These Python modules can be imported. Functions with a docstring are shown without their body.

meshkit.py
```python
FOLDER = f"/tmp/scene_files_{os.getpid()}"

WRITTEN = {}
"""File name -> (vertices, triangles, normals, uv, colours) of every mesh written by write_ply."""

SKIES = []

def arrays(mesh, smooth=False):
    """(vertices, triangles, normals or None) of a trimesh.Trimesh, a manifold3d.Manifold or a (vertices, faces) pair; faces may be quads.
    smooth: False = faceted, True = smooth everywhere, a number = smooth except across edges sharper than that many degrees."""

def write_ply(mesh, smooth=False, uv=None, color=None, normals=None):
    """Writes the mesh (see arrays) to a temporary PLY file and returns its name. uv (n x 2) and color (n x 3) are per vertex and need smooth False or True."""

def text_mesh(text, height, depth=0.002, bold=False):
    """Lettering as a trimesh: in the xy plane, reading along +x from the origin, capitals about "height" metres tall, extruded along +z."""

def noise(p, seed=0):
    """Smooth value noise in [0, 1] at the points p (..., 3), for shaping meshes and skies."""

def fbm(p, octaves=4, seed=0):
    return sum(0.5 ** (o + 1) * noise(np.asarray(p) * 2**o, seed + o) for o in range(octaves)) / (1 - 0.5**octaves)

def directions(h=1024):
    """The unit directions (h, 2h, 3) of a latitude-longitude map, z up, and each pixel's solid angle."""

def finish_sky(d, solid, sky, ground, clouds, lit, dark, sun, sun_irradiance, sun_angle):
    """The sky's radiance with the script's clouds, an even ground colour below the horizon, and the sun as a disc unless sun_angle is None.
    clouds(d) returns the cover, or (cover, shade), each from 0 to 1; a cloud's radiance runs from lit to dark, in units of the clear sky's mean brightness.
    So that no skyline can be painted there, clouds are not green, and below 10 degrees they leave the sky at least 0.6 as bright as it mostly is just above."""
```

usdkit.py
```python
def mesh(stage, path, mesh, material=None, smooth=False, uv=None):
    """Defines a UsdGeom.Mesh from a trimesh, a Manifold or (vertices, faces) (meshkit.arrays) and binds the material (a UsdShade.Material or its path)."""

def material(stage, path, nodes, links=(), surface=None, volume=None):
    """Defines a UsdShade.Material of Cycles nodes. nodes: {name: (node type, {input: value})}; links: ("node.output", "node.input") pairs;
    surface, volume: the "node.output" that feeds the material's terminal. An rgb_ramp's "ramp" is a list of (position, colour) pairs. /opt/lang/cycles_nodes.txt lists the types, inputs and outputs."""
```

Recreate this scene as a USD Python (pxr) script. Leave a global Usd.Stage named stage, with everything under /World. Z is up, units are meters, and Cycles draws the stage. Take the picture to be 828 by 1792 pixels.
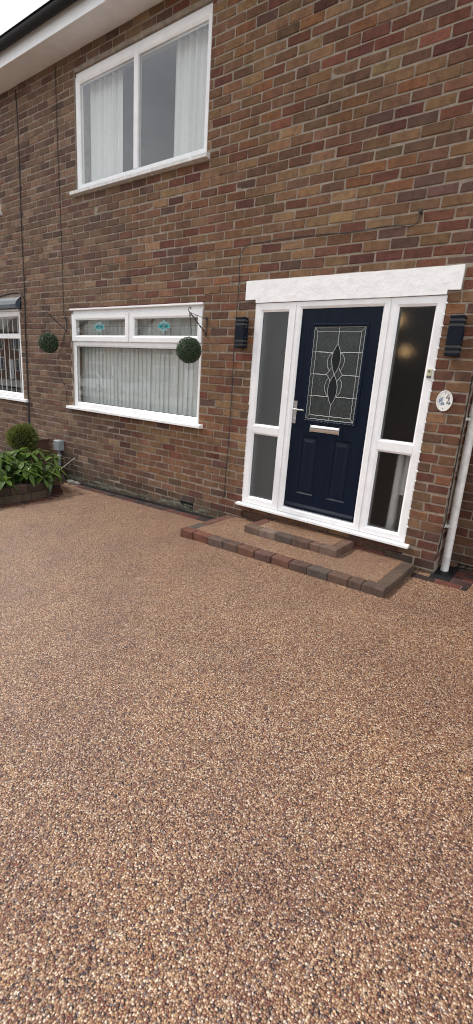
import math, random
import numpy as np, trimesh, usdkit, meshkit
from shapely.geometry import Polygon, box as sbox
from pxr import Usd, UsdGeom, UsdLux, UsdShade, Sdf, Gf, Vt

stage = Usd.Stage.CreateInMemory()
UsdGeom.SetStageUpAxis(stage, 'Z')
UsdGeom.SetStageMetersPerUnit(stage, 1.0)
UsdGeom.Xform.Define(stage, '/World')
UsdGeom.Scope.Define(stage, '/World/Looks')
rng = np.random.default_rng(44)
random.seed(44)

# ------------------------------------------------------------------ camera
CP = np.array([2.93634, -4.08540, 1.56969])
CR = np.array([0.79285336, 0.60564179, 0.06768729])
CU = np.array([-0.2176175, 0.17762458, 0.95973545])
CF = np.array([-0.56923297, 0.77565942, -0.2726285])
FPX = 818.738
cam = UsdGeom.Camera.Define(stage, '/World/camera')
cam.AddTransformOp().Set(Gf.Matrix4d(*CR, 0, *CU, 0, *(-CF), 0, *CP, 1))
cam.CreateFocalLengthAttr(24.0)
cam.CreateHorizontalApertureAttr(24.0 * 828 / FPX)
cam.CreateExposureAttr(0.66)

def pixel(p):
    d = np.asarray(p, float) - CP
    z = d @ CF
    return 414 + FPX * (d @ CR) / z, 896 - FPX * (d @ CU) / z, z

# ------------------------------------------------------------------ sky and sun
SUN = np.array([-0.80, -0.16, 0.95]); SUN /= np.linalg.norm(SUN)
EL, ROT = math.asin(SUN[2]), math.atan2(SUN[0], SUN[1])
SKY = 7.0
sky_mat = usdkit.material(stage, '/World/Looks/sky', {
    'tc': ('texture_coordinate', {}),
    'mp': ('mapping', {'scale': (1.0, 1.0, 2.2)}),
    'n': ('noise_texture', {'scale': 2.2, 'detail': 5.0, 'roughness': 0.55}),
    'r': ('rgb_ramp', {'ramp': [(0.3, (0.62, 0.64, 0.68)), (0.52, (0.98, 0.99, 1.0)), (0.7, (1.25, 1.24, 1.22))]}),
    'v': ('mix', {'mix_type': 'multiply', 'fac': 1.0, 'color2': (SKY, SKY, SKY * 1.02)}),
    's': ('sky_texture', {'sky_type': 'single_scattering', 'sun_disc': False, 'sun_elevation': EL, 'sun_rotation': ROT, 'aerosol_density': 3.0}),
    'm': ('mix', {'mix_type': 'mix', 'fac': 0.82}),
    'b': ('background_shader', {'strength': 0.13})},
    [('tc.generated', 'mp.vector'), ('mp.vector', 'n.vector'), ('n.fac', 'r.fac'), ('r.color', 'v.color1'), ('s.color', 'm.color1'), ('v.color', 'm.color2'),
     ('m.color', 'b.color')], surface='b.background')
dome = UsdLux.DomeLight.Define(stage, '/World/sky')
UsdShade.MaterialBindingAPI.Apply(dome.GetPrim()).Bind(sky_mat)
dome.GetPrim().SetCustomDataByKey('kind', 'structure')
dome.GetPrim().SetCustomDataByKey('label', 'pale overcast daylight sky')
sun = UsdLux.DistantLight.Define(stage, '/World/sun')
sun.CreateIntensityAttr(0.50); sun.CreateAngleAttr(8.0); sun.CreateNormalizeAttr(True)
sun.CreateColorAttr(Gf.Vec3f(1.0, 0.95, 0.88))
_z = SUN; _x = np.cross([0, 0, 1], _z); _x /= np.linalg.norm(_x); _y = np.cross(_z, _x)
sun.AddTransformOp().Set(Gf.Matrix4d(*_x, 0, *_y, 0, *_z, 0, 0, 0, 20, 1))

# ------------------------------------------------------------------ materials
M = {}
def mat(name, nodes, links=(), surface='p.BSDF'):
    M[name] = usdkit.material(stage, '/World/Looks/' + name, nodes, links, surface=surface)
    return M[name]

def plain(name, col, rough=0.5, metal=0.0, noise=0.12, scale=30.0, bump=0.0, spec=0.5, bscale=None, coat=0.0):
    lo = tuple(c * (1 - noise) for c in col); hi = tuple(min(1, c * (1 + noise)) for c in col)
    nodes = {'g': ('geometry', {}), 'n': ('noise_texture', {'scale': scale, 'detail': 4.0, 'roughness': 0.6}),
             'r': ('rgb_ramp', {'ramp': [(0.3, lo), (0.7, hi)]}),
             'p': ('principled_bsdf', {'roughness': rough, 'metallic': metal, 'specular_ior_level': spec, 'coat_weight': coat})}
    links = [('g.position', 'n.vector'), ('n.fac', 'r.fac'), ('r.color', 'p.base_color')]
    if bump:
        nodes['n2'] = ('noise_texture', {'scale': bscale or scale * 3, 'detail': 3.0})
        nodes['b'] = ('bump', {'strength': bump, 'distance': 0.004})
        links += [('g.position', 'n2.vector'), ('n2.fac', 'b.height'), ('b.normal', 'p.normal')]
    return mat(name, nodes, links)

def tinted(name, rough=0.88, fine=140.0, stain=True, bump=0.8, moss=True):
    """fired clay whose own colour is the primvar tint: speckled, blotched, with damp grey-green staining near the foot of walls"""
    nodes = {'g': ('geometry', {}), 'a': ('attribute', {'attribute': 'tint'}),
             'n1': ('noise_texture', {'scale': 16.0, 'detail': 4.0, 'roughness': 0.65}),
             'r1': ('rgb_ramp', {'ramp': [(0.3, (0.72, 0.69, 0.68)), (0.5, (0.99, 0.99, 0.99)), (0.72, (1.26, 1.24, 1.2))]}),
             'm1': ('mix', {'mix_type': 'multiply', 'fac': 1.0}),
             'wm': ('mapping', {'scale': (1.6, 1.6, 0.55)}), 'wn': ('noise_texture', {'scale': 1.6, 'detail': 5.0, 'roughness': 0.62}), 'wr': ('rgb_ramp', {'ramp': [(0.32, (0.74, 0.73, 0.73)), (0.5, (1.0, 1.0, 1.0)), (0.7, (1.15, 1.13, 1.1))]}), 'mw': ('mix', {'mix_type': 'multiply', 'fac': 1.0}),
             'n2': ('noise_texture', {'scale': fine, 'detail': 3.0, 'roughness': 0.7}),
             'r2': ('rgb_ramp', {'ramp': [(0.34, (0.45, 0.43, 0.43)), (0.46, (0.97, 0.97, 0.97)), (0.62, (1.05, 1.05, 1.04)), (0.74, (1.55, 1.5, 1.4))]}),
             'm2': ('mix', {'mix_type': 'multiply', 'fac': 0.8}),
             'p': ('principled_bsdf', {'roughness': rough, 'specular_ior_level': 0.3}),
             'mv': ('mapping', {'scale': (1.0, 1.0, 3.0)}),
             'n3': ('noise_texture', {'scale': 38.0, 'detail': 4.0, 'roughness': 0.7}),
             'ad': ('math', {'math_type': 'add'}),
             'b': ('bump', {'strength': bump, 'distance': 0.005})}
    links = [('g.position', 'n1.vector'), ('n1.fac', 'r1.fac'), ('g.position', 'wm.vector'), ('wm.vector', 'wn.vector'), ('wn.fac', 'wr.fac'), ('a.color', 'mw.color1'), ('wr.color', 'mw.color2'), ('mw.color', 'm1.color1'), ('r1.color', 'm1.color2'), ('g.position', 'n2.vector'), ('n2.fac', 'r2.fac'),
             ('m1.color', 'm2.color1'), ('r2.color', 'm2.color2'), ('g.position', 'mv.vector'), ('mv.vector', 'n3.vector'), ('n3.fac', 'ad.value1'), ('n2.fac', 'ad.value2'), ('ad.value', 'b.height'), ('b.normal', 'p.normal')]
    if moss:
        nodes.update({'sx': ('separate_xyz', {}), 'mr': ('map_range', {'from_min': 0.02, 'from_max': 0.34, 'to_min': 1.0, 'to_max': 0.0, 'clamp': True}),
                      'n4': ('noise_texture', {'scale': 9.0, 'detail': 5.0, 'roughness': 0.7}),
                      'r4': ('rgb_ramp', {'ramp': [(0.38, (0, 0, 0)), (0.66, (1, 1, 1))]}),
                      'mm': ('math', {'math_type': 'multiply', 'use_clamp': True}), 'm5': ('math', {'math_type': 'multiply', 'value2': 0.85}),
                      'm3': ('mix', {'mix_type': 'mix', 'color2': (0.075, 0.07, 0.055)})})
        links += [('g.position', 'sx.vector'), ('sx.z', 'mr.value'), ('g.position', 'n4.vector'), ('n4.fac', 'r4.fac'), ('r4.color', 'mm.value1'), ('mr.result', 'mm.value2'),
                  ('mm.value', 'm5.value1'), ('m5.value', 'm3.fac'), ('m2.color', 'm3.color1'), ('m3.color', 'p.base_color')]
    else:
        links += [('m2.color', 'p.base_color')]
    return mat(name, nodes, links)

tinted('brick_clay')
tinted('kerb_clay', rough=0.8, fine=110.0, moss=False, bump=1.0)
plain('mortar', (0.275, 0.225, 0.175), 0.95, noise=0.3, scale=14, bump=0.8, bscale=180)
plain('old_mortar', (0.115, 0.108, 0.078), 0.95, noise=0.6, scale=22, bump=1.0, bscale=90)
plain('white_upvc', (0.85, 0.85, 0.845), 0.28, noise=0.06, scale=7)
plain('white_plastic_old', (0.64, 0.63, 0.60), 0.4, noise=0.20, scale=18)
plain('sealant', (0.72, 0.71, 0.69), 0.6, noise=0.08, scale=60)
plain('lintel_paint', (0.88, 0.88, 0.87), 0.8, noise=0.05, scale=12, bump=0.9, bscale=45)
plain('slate_paint', (0.06, 0.075, 0.095), 0.5, noise=0.35, scale=14, bump=0.6, bscale=40)
plain('chrome', (0.75, 0.75, 0.74), 0.16, metal=1.0, noise=0.04)
plain('black_iron', (0.018, 0.018, 0.02), 0.42, noise=0.3, scale=60, bump=0.3)
plain('black_cable', (0.02, 0.02, 0.021), 0.6, noise=0.2)
plain('black_plastic', (0.012, 0.012, 0.013), 0.6, noise=0.3, scale=30, spec=0.2)
plain('anthracite', (0.008, 0.0115, 0.018), 0.6, noise=0.15, scale=60, bump=0.1, bscale=400, spec=0.1)
plain('acrylic', (0.05, 0.05, 0.05), 0.2, noise=0.1)
plain('grey_box', (0.25, 0.28, 0.29), 0.5, noise=0.12, scale=25)
plain('terracotta', (0.10, 0.046, 0.032), 0.75, noise=0.3, scale=14, bump=0.3)
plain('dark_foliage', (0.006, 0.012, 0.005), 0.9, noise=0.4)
plain('soil', (0.035, 0.025, 0.018), 0.95, noise=0.5, scale=40, bump=1.0)
plain('rubble', (0.20, 0.19, 0.17), 0.9, noise=0.4, scale=20, bump=0.8)
plain('china', (0.80, 0.79, 0.74), 0.15, noise=0.02)
plain('china_grey', (0.45, 0.47, 0.50), 0.2, noise=0.05)
plain('digit_black', (0.015, 0.015, 0.025), 0.4)
plain('petal_blue', (0.20, 0.27, 0.45), 0.4, noise=0.4, scale=150)
plain('petal_green', (0.10, 0.20, 0.10), 0.4, noise=0.4, scale=150)
plain('cream_plastic', (0.55, 0.53, 0.36), 0.4, noise=0.06)
plain('dark_grey_plastic', (0.10, 0.10, 0.09), 0.5)
plain('blind_fabric', (0.70, 0.72, 0.70), 0.9, noise=0.04, scale=20)
plain('blind_white', (0.72, 0.72, 0.70), 0.8, noise=0.04, scale=20)
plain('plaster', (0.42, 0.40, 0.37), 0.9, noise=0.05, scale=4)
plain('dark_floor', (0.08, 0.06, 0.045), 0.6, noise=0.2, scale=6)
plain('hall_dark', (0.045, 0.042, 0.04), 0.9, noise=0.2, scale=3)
plain('lead_strip', (0.50, 0.51, 0.50), 0.35, metal=0.6, noise=0.1)
plain('dark_lead', (0.08, 0.085, 0.09), 0.45, metal=0.3, noise=0.1)
plain('bevel_turquoise', (0.05, 0.36, 0.36), 0.08, noise=0.35, scale=40, coat=0.5)
plain('bevel_clear', (0.22, 0.42, 0.45), 0.06, noise=0.35, scale=60, coat=0.5)
plain('gasket', (0.02, 0.02, 0.02), 0.7)
plain('red_paint', (0.105, 0.03, 0.024), 0.8, noise=0.4, scale=40)
plain('roof_tile', (0.11, 0.075, 0.06), 0.85, noise=0.3, scale=12, bump=0.6)
plain('bark', (0.09, 0.07, 0.05), 0.95, noise=0.4, scale=20, bump=1.0)
plain('asphalt', (0.055, 0.055, 0.057), 0.9, noise=0.25, scale=50, bump=0.5)
plain('paving', (0.26, 0.25, 0.235), 0.9, noise=0.2, scale=12, bump=0.3)
plain('lawn', (0.05, 0.085, 0.025), 0.95, noise=0.5, scale=30, bump=1.0)
plain('opposite_brick', (0.22, 0.12, 0.08), 0.9, noise=0.3, scale=20)
plain('render_pale', (0.55, 0.52, 0.46), 0.9, noise=0.08, scale=4)
plain('car_white', (0.78, 0.78, 0.78), 0.2, noise=0.01, coat=1.0)
plain('car_silver', (0.42, 0.43, 0.45), 0.25, metal=0.5, noise=0.01, coat=1.0)
plain('tyre', (0.02, 0.02, 0.02), 0.8)
plain('alloy', (0.5, 0.5, 0.5), 0.3, metal=1.0)
plain('car_glass', (0.015, 0.018, 0.02), 0.05)
plain('lamp_lens', (0.7, 0.7, 0.68), 0.1)

# woodgrain composite door skin
mat('door_navy', {'g': ('geometry', {}), 'mp': ('mapping', {'scale': (1.0, 1.0, 0.10)}),
                  'w': ('noise_texture', {'scale': 30.0, 'detail': 5.0, 'roughness': 0.6, 'distortion': 1.6}),
                  'w2': ('wave_texture', {'wave_type': 'bands', 'bands_direction': 'x', 'scale': 9.0, 'distortion': 9.0, 'detail': 3.0, 'detail_scale': 1.2}),
                  'ad': ('math', {'math_type': 'add'}),
                  'r': ('rgb_ramp', {'ramp': [(0.25, (0.0008, 0.0038, 0.0108)), (0.8, (0.0018, 0.0078, 0.0215))]}),
                  'b': ('bump', {'strength': 0.5, 'distance': 0.003}),
                  'p': ('principled_bsdf', {'roughness': 0.34, 'specular_ior_level': 0.2})},
    [('g.position', 'mp.vector'), ('mp.vector', 'w.vector'), ('mp.vector', 'w2.vector'), ('w.fac', 'ad.value1'), ('w2.fac', 'ad.value2'), ('w.fac', 'r.fac'), ('r.color', 'p.base_color'),
     ('ad.value', 'b.height'), ('b.normal', 'p.normal')])

plain('door_navy_moulding', (0.0013, 0.0058, 0.016), 0.42, noise=0.2, scale=40, spec=0.2)
# clear float glass: passes light, mirrors more at grazing angles (the same from both sides, so that light also leaves the room)
FAC = {'lw': ('layer_weight', {'blend': 0.5}), 'pw': ('math', {'math_type': 'power', 'value2': 4.0}), 'fc': ('math', {'math_type': 'multiply_add', 'value2': 0.9, 'value3': 0.05, 'use_clamp': True})}
FLK = [('lw.facing', 'pw.value1'), ('pw.value', 'fc.value1'), ('fc.value', 'm.fac')]
mat('clear_glass', {**FAC, 't': ('transparent_bsdf', {'color': (0.95, 0.96, 0.955)}), 'gl': ('glossy_bsdf', {'color': (1, 1, 1), 'roughness': 0.0}),
                    'm': ('mix_closure', {})}, FLK + [('t.BSDF', 'm.closure1'), ('gl.BSDF', 'm.closure2')], surface='m.closure')
# obscured glass: stippled skin scatters what is behind, soft mirror in front
def frosted(name, rough, scale, tint, bump, milk, col, base=0.05, gr=0.16):
    mat(name, {**FAC, 'fc': ('math', {'math_type': 'multiply_add', 'value2': 0.9, 'value3': base, 'use_clamp': True}), 'g': ('geometry', {}), 'n': ('voronoi_texture', {'scale': scale, 'feature': 'smooth_f1', 'smoothness': 0.6}), 'b': ('bump', {'strength': bump, 'distance': 0.002}),
               't': ('refraction_bsdf', {'color': tint, 'roughness': rough, 'IOR': 1.32}), 'gl': ('glossy_bsdf', {'roughness': gr}), 'df': ('diffuse_bsdf', {'color': col}), 'md': ('mix_closure', {'fac': milk}), 'm': ('mix_closure', {})},
        FLK + [('g.position', 'n.vector'), ('n.distance', 'b.height'), ('b.normal', 't.normal'), ('b.normal', 'gl.normal'), ('t.BSDF', 'md.closure1'), ('df.BSDF', 'md.closure2'), ('md.closure', 'm.closure1'), ('gl.BSDF', 'm.closure2')], surface='m.closure')
frosted('obscured_glass', 0.5, 240.0, (0.85, 0.87, 0.87), 0.35, 0.035, (0.45, 0.48, 0.49), 0.04)
frosted('stippled_glass', 0.22, 150.0, (0.86, 0.86, 0.85), 0.45, 0.004, (0.4, 0.36, 0.32), 0.022, 0.10)
frosted('leaded_glass', 0.3, 130.0, (0.75, 0.8, 0.78), 0.5, 0.035, (0.34, 0.40, 0.38))

def leafmat(name, lo, hi, rough=0.35, trans=0.25, scale=9.0, per='geometry'):
    mat(name, {'g': ('geometry', {}), 'oi': ('object_info', {}), 'n': ('noise_texture', {'scale': scale, 'detail': 3.0}), 'wn': ('math', {'math_type': 'multiply_add', 'value2': 0.55, 'value3': 0.22}),
               'ri': ('math', {'math_type': 'multiply_add', 'value2': 0.5, 'value3': 0.0}), 'ad': ('math', {'math_type': 'add'}),
               'r': ('rgb_ramp', {'ramp': [(0.25, lo), (0.85, hi)]}), 'p': ('principled_bsdf', {'roughness': rough, 'specular_ior_level': 0.5}),
               't': ('translucent_bsdf', {}), 'm': ('mix_closure', {'fac': trans})},
        [('g.position', 'n.vector'), ('g.random_per_island' if per == 'geometry' else 'oi.random', 'ri.value1'), ('n.fac', 'ad.value1'), ('ri.value', 'ad.value2'), ('ad.value', 'wn.value1'), ('wn.value', 'r.fac'),
         ('r.color', 'p.base_color'), ('r.color', 't.color'), ('p.BSDF', 'm.closure1'), ('t.BSDF', 'm.closure2')], surface='m.closure')
leafmat('boxwood_leaf', (0.008, 0.026, 0.011), (0.10, 0.165, 0.075), 0.35, 0.12, 60)
leafmat('conifer_leaf', (0.045, 0.065, 0.012), (0.24, 0.26, 0.06), 0.6, 0.25, 12)
leafmat('rhodo_leaf', (0.010, 0.034, 0.010), (0.135, 0.215, 0.04), 0.2, 0.22, 9, 'object')
leafmat('rhodo_low_leaf', (0.018, 0.050, 0.012), (0.13, 0.20, 0.045), 0.3, 0.2, 9)
leafmat('red_leaf', (0.10, 0.012, 0.014), (0.22, 0.03, 0.03), 0.4, 0.2, 12)

# resin-bound stone: one random colour per stone, resin sheen, gaps between stones
mat('resin_stone', {'g': ('geometry', {}), 'v': ('voronoi_texture', {'scale': 172.0, 'feature': 'f1'}), 'v2': ('voronoi_texture', {'scale': 340.0, 'feature': 'f1'}),
                    's': ('separate_color', {}), 's2': ('separate_color', {}),
                    'r': ('rgb_ramp', {'interpolate': False, 'ramp': [(0.0, (0.062, 0.038, 0.034)), (0.12, (0.195, 0.074, 0.050)), (0.26, (0.262, 0.134, 0.078)), (0.44, (0.350, 0.208, 0.114)),
                                                                      (0.61, (0.450, 0.293, 0.170)), (0.76, (0.58, 0.42, 0.285)), (0.87, (0.72, 0.61, 0.48)), (0.95, (0.22, 0.175, 0.175))]}),
                    'r2': ('rgb_ramp', {'ramp': [(0.0, (0.6, 0.58, 0.58)), (0.5, (1, 1, 1)), (1.0, (1.3, 1.28, 1.24))]}),
                    'm0': ('mix', {'mix_type': 'multiply', 'fac': 0.8}),
                    'dr': ('rgb_ramp', {'ramp': [(0.25, (1, 1, 1)), (0.75, (0.30, 0.27, 0.26))]}), 'm1': ('mix', {'mix_type': 'multiply', 'fac': 0.9}),
                    'n': ('noise_texture', {'scale': 1.5, 'detail': 6.0, 'roughness': 0.66}), 'nr': ('rgb_ramp', {'ramp': [(0.3, (0.79, 0.72, 0.735)), (0.5, (0.98, 0.925, 0.895)), (0.7, (1.12, 1.065, 0.97))]}),
                    'm2': ('mix', {'mix_type': 'multiply', 'fac': 1.0}),
                    'iv': ('math', {'math_type': 'multiply', 'value2': -1.0}), 'b': ('bump', {'strength': 0.9, 'distance': 0.004}),
                    'p': ('principled_bsdf', {'roughness': 0.42, 'specular_ior_level': 0.5})},
    [('g.position', 'v.vector'), ('g.position', 'v2.vector'), ('v.color', 's.color'), ('v2.color', 's2.color'), ('s.r', 'r.fac'), ('s2.g', 'r2.fac'), ('r.color', 'm0.color1'), ('r2.color', 'm0.color2'),
     ('v.distance', 'dr.fac'), ('m0.color', 'm1.color1'), ('dr.color', 'm1.color2'), ('g.position', 'n.vector'), ('n.fac', 'nr.fac'), ('m1.color', 'm2.color1'), ('nr.color', 'm2.color2'),
     ('m2.color', 'p.base_color'), ('v.distance', 'iv.value1'), ('iv.value', 'b.height'), ('b.normal', 'p.normal')])

# ------------------------------------------------------------------ helpers
used = {}
def numbered(parent, name):
    k = used.get((parent, name), 0); used[(parent, name)] = k + 1
    return f'{parent}/{name}' if k == 0 else f'{parent}/{name}_{k:03d}'

ORIG = {}
def data(prim, **kw):
    for k, v in kw.items():
        if v: prim.SetCustomDataByKey({'cat': 'category'}.get(k, k), v)

def thing(name, label, cat, loc=(0, 0, 0), group=None, kind=None):
    p = numbered('/World', name)
    x = UsdGeom.Xform.Define(stage, p)
    x.AddTranslateOp().Set(Gf.Vec3d(*map(float, loc)))
    ORIG[p] = np.array(loc, float)
    data(x.GetPrim(), label=label, cat=cat, group=group, kind=kind)
    return p

def part(parent, name, mesh, m, smooth=False, label=None, tint=None, kind=None):
    p = numbered(parent, name)
    o = ORIG[parent]; ORIG[p] = o
    v, f = (np.asarray(mesh.vertices), np.asarray(mesh.faces)) if hasattr(mesh, 'faces') else mesh
    g = usdkit.mesh(stage, p, trimesh.Trimesh(v - o, f, process=False), M[m], smooth=smooth)
    if tint is not None:
        t = np.asarray(tint, np.float32)
        pv = UsdGeom.PrimvarsAPI(g).CreatePrimvar('tint', Sdf.ValueTypeNames.Color3fArray, 'vertex')
        pv.Set(Vt.Vec3fArray.FromNumpy(np.ascontiguousarray(np.broadcast_to(t, (len(g.GetPointsAttr().Get()), 3)))))
    data(g.GetPrim(), label=label, kind=kind)
    return p

def single(name, mesh, m, label, cat=None, group=None, kind=None, smooth=False, tint=None):
    ORIG['/World'] = np.zeros(3)
    p = part('/World', name, mesh, m, smooth, tint=tint)
    data(stage.GetPrimAtPath(p), label=label, cat=cat, group=group, kind=kind)
    return p

def copy(src, loc, label, rotz=0.0, group=None):
    s = stage.GetPrimAtPath(src)
    p = numbered('/World', src.rsplit('/', 1)[1])
    x = UsdGeom.Xform.Define(stage, p)
    x.GetPrim().GetReferences().AddInternalReference(src)
    x.GetPrim().SetInstanceable(True)
    x.ClearXformOpOrder(); 
    x.MakeMatrixXform().Set(Gf.Matrix4d(Gf.Rotation(Gf.Vec3d(0, 0, 1), rotz), Gf.Vec3d(*map(float, loc))))
    d = s.GetCustomData()
    data(x.GetPrim(), label=label, cat=d.get('category'), group=group or d.get('group'))
    return p

def cat_(ms): return trimesh.util.concatenate([m if hasattr(m, 'faces') else trimesh.Trimesh(*m, process=False) for m in ms])

_s = [(a, b, c) for a in (-1, 1) for b in (-1, 1) for c in (-1, 1)]
_k = [(i, s) for s in _s for i in range(3)]
def _cv(dx, dy, dz, c):
    h = np.array([dx, dy, dz]) / 2
    out = []
    for i, s in _k:
        v = np.array(s) * (h - c); v[i] = s[i] * h[i]; out.append(v)
    return np.array(out)
from scipy.spatial import ConvexHull
_h = ConvexHull(_cv(2, 2, 2, 0.3))
_F = _h.simplices.copy(); _P = _cv(2, 2, 2, 0.3)
for i, t in enumerate(_F):
    a, b, c = _P[t]
    if np.dot(np.cross(b - a, c - a), a + b + c) < 0: _F[i] = t[::-1]

def cbox(x0, x1, y0, y1, z0, z1, c=0.004, jit=0.0):
    """a box with chamfered edges (44 triangles); jit loosens its corners a little"""
    c = min(c, 0.45 * min(x1 - x0, y1 - y0, z1 - z0))
    v = _cv(x1 - x0, y1 - y0, z1 - z0, c)
    if jit:
        off = rng.normal(0, jit, (8, 3))
        v = v + np.repeat(off, 3, 0)
    return trimesh.Trimesh(v + [(x0 + x1) / 2, (y0 + y1) / 2, (z0 + z1) / 2], _F, process=False)

def box(x0, x1, y0, y1, z0, z1):
    m = trimesh.creation.box([x1 - x0, y1 - y0, z1 - z0]); m.apply_translation([(x0 + x1) / 2, (y0 + y1) / 2, (z0 + z1) / 2]); return m

def tube(pts, r, n=8, cap=True):
    pts = np.asarray(pts, float); k = len(pts)
    rr = np.broadcast_to(np.asarray(r, float), (k,))
    T = np.gradient(pts, axis=0); T /= np.linalg.norm(T, axis=1, keepdims=True) + 1e-12
    up = np.array([0, 0, 1.0]) if abs(T[0, 2]) < 0.9 else np.array([1.0, 0, 0])
    N = np.cross(T[0], up); N /= np.linalg.norm(N)
    V = []
    for i in range(k):
        N = N - T[i] * (N @ T[i]); N /= np.linalg.norm(N); Bn = np.cross(T[i], N)
        a = np.arange(n) / n * 2 * np.pi
        V.append(pts[i] + rr[i] * (np.cos(a)[:, None] * N + np.sin(a)[:, None] * Bn))
    V = np.vstack(V); F = []
    for i in range(k - 1):
        for j in range(n):
            a, b = i * n + j, i * n + (j + 1) % n
            F += [(a, b, b + n), (a, b + n, a + n)]
    if cap:
        V = np.vstack([V, pts[:1], pts[-1:]]); c0, c1 = k * n, k * n + 1
        for j in range(n):
            F += [(c0, (j + 1) % n, j), (c1, (k - 1) * n + j, (k - 1) * n + (j + 1) % n)]
    return trimesh.Trimesh(V, np.array(F), process=False)

def spline(pts, n=40):
    from scipy.interpolate import CubicSpline
    pts = np.asarray(pts, float); d = np.r_[0, np.cumsum(np.linalg.norm(np.diff(pts, axis=0), axis=1))]
    return CubicSpline(d, pts)(np.linspace(0, d[-1], n))

def prism(poly, y0, y1):
    """a shapely polygon in (x, z) given depth from y0 to y1"""
    ms = []
    for g in getattr(poly, 'geoms', [poly]):
        e = trimesh.creation.extrude_polygon(g, y1 - y0, engine='earcut')
        v = np.asarray(e.vertices); e = trimesh.Trimesh(np.c_[v[:, 0], y1 - v[:, 2], v[:, 1]], e.faces, process=False); ms.append(e)
    return cat_(ms)

def ramp_frame(x0, x1, z0, z1, w, y_out, y_in, yb):
    """four mitred bars of a window frame with a sloped inner bead: returns the four bars (left, right, bottom, top)"""
    bars = []
    b = min(0.016, w * 0.4)
    prof = [(0, yb), (0, y_out + 0.004), (0.004, y_out), (w - b - 0.004, y_out), (w - b, y_out + 0.003), (w, y_in), (w, yb)]   # (distance inward, y)
    def bar(corner_a, corner_b, da, db):
        n = len(prof); V = []
        for (cx, cz), (ix, iz) in ((corner_a, da), (corner_b, db)):
            for d, y in prof: V.append((cx + ix * d, y, cz + iz * d))
        F = []
        for i in range(n):
            j = (i + 1) % n
            F += [(i, j, n + j), (i, n + j, n + i)]
        for i in range(1, n - 1): F += [(0, i + 1, i), (n, n + i, n + i + 1)]
        m = trimesh.Trimesh(np.array(V, float), np.array(F), process=False); trimesh.repair.fix_normals(m); return m
    bl, br, tl, tr = ((x0, z0), (1, 1)), ((x1, z0), (-1, 1)), ((x0, z1), (1, -1)), ((x1, z1), (-1, -1))
    for a, c in ((bl, tl), (br, tr), (bl, br), (tl, tr)): bars.append(bar(a[0], c[0], a[1], c[1]))
    return bars

def gz(x): return 0.027 * np.clip(x, -5.0, 5.0)
def low_top(x): return 0.0785 + 0.0185 * x
def up_top(x): return 0.150 + 0.015 * x

# ------------------------------------------------------------------ the setting
def sheet(name, x0, x1, y0, y1, dz, m, label, nx=40, ny=2):
    X, Yv = np.meshgrid(np.linspace(x0, x1, nx), np.linspace(y0, y1, ny))
    Zv = gz(X) + dz
    V = np.c_[X.ravel(), Yv.ravel(), Zv.ravel()]; F = []
    for j in range(ny - 1):
        for i in range(nx - 1):
            a = j * nx + i; F += [(a, a + 1, a + nx + 1), (a, a + nx + 1, a + nx)]
    single(name, trimesh.Trimesh(V, np.array(F), process=False), m, label, kind='structure')
sheet('ground', -160, 160, -160, 60, -0.12, 'lawn', 'flat grassy ground all around', 65, 2)
sheet('driveway', -45.0, 6.5, -7.0, 0.6, 0.0, 'resin_stone', 'brown and cream resin bound gravel driveway in front of the house', 60, 3)
sheet('pavement', -70, 40, -8.9, -7.0, -0.012, 'paving', 'grey pavement along the street', 80, 2)
sheet('road', -70, 40, -15.0, -8.9, -0.11, 'asphalt', 'dark asphalt street beyond the driveway', 80, 2)
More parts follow.
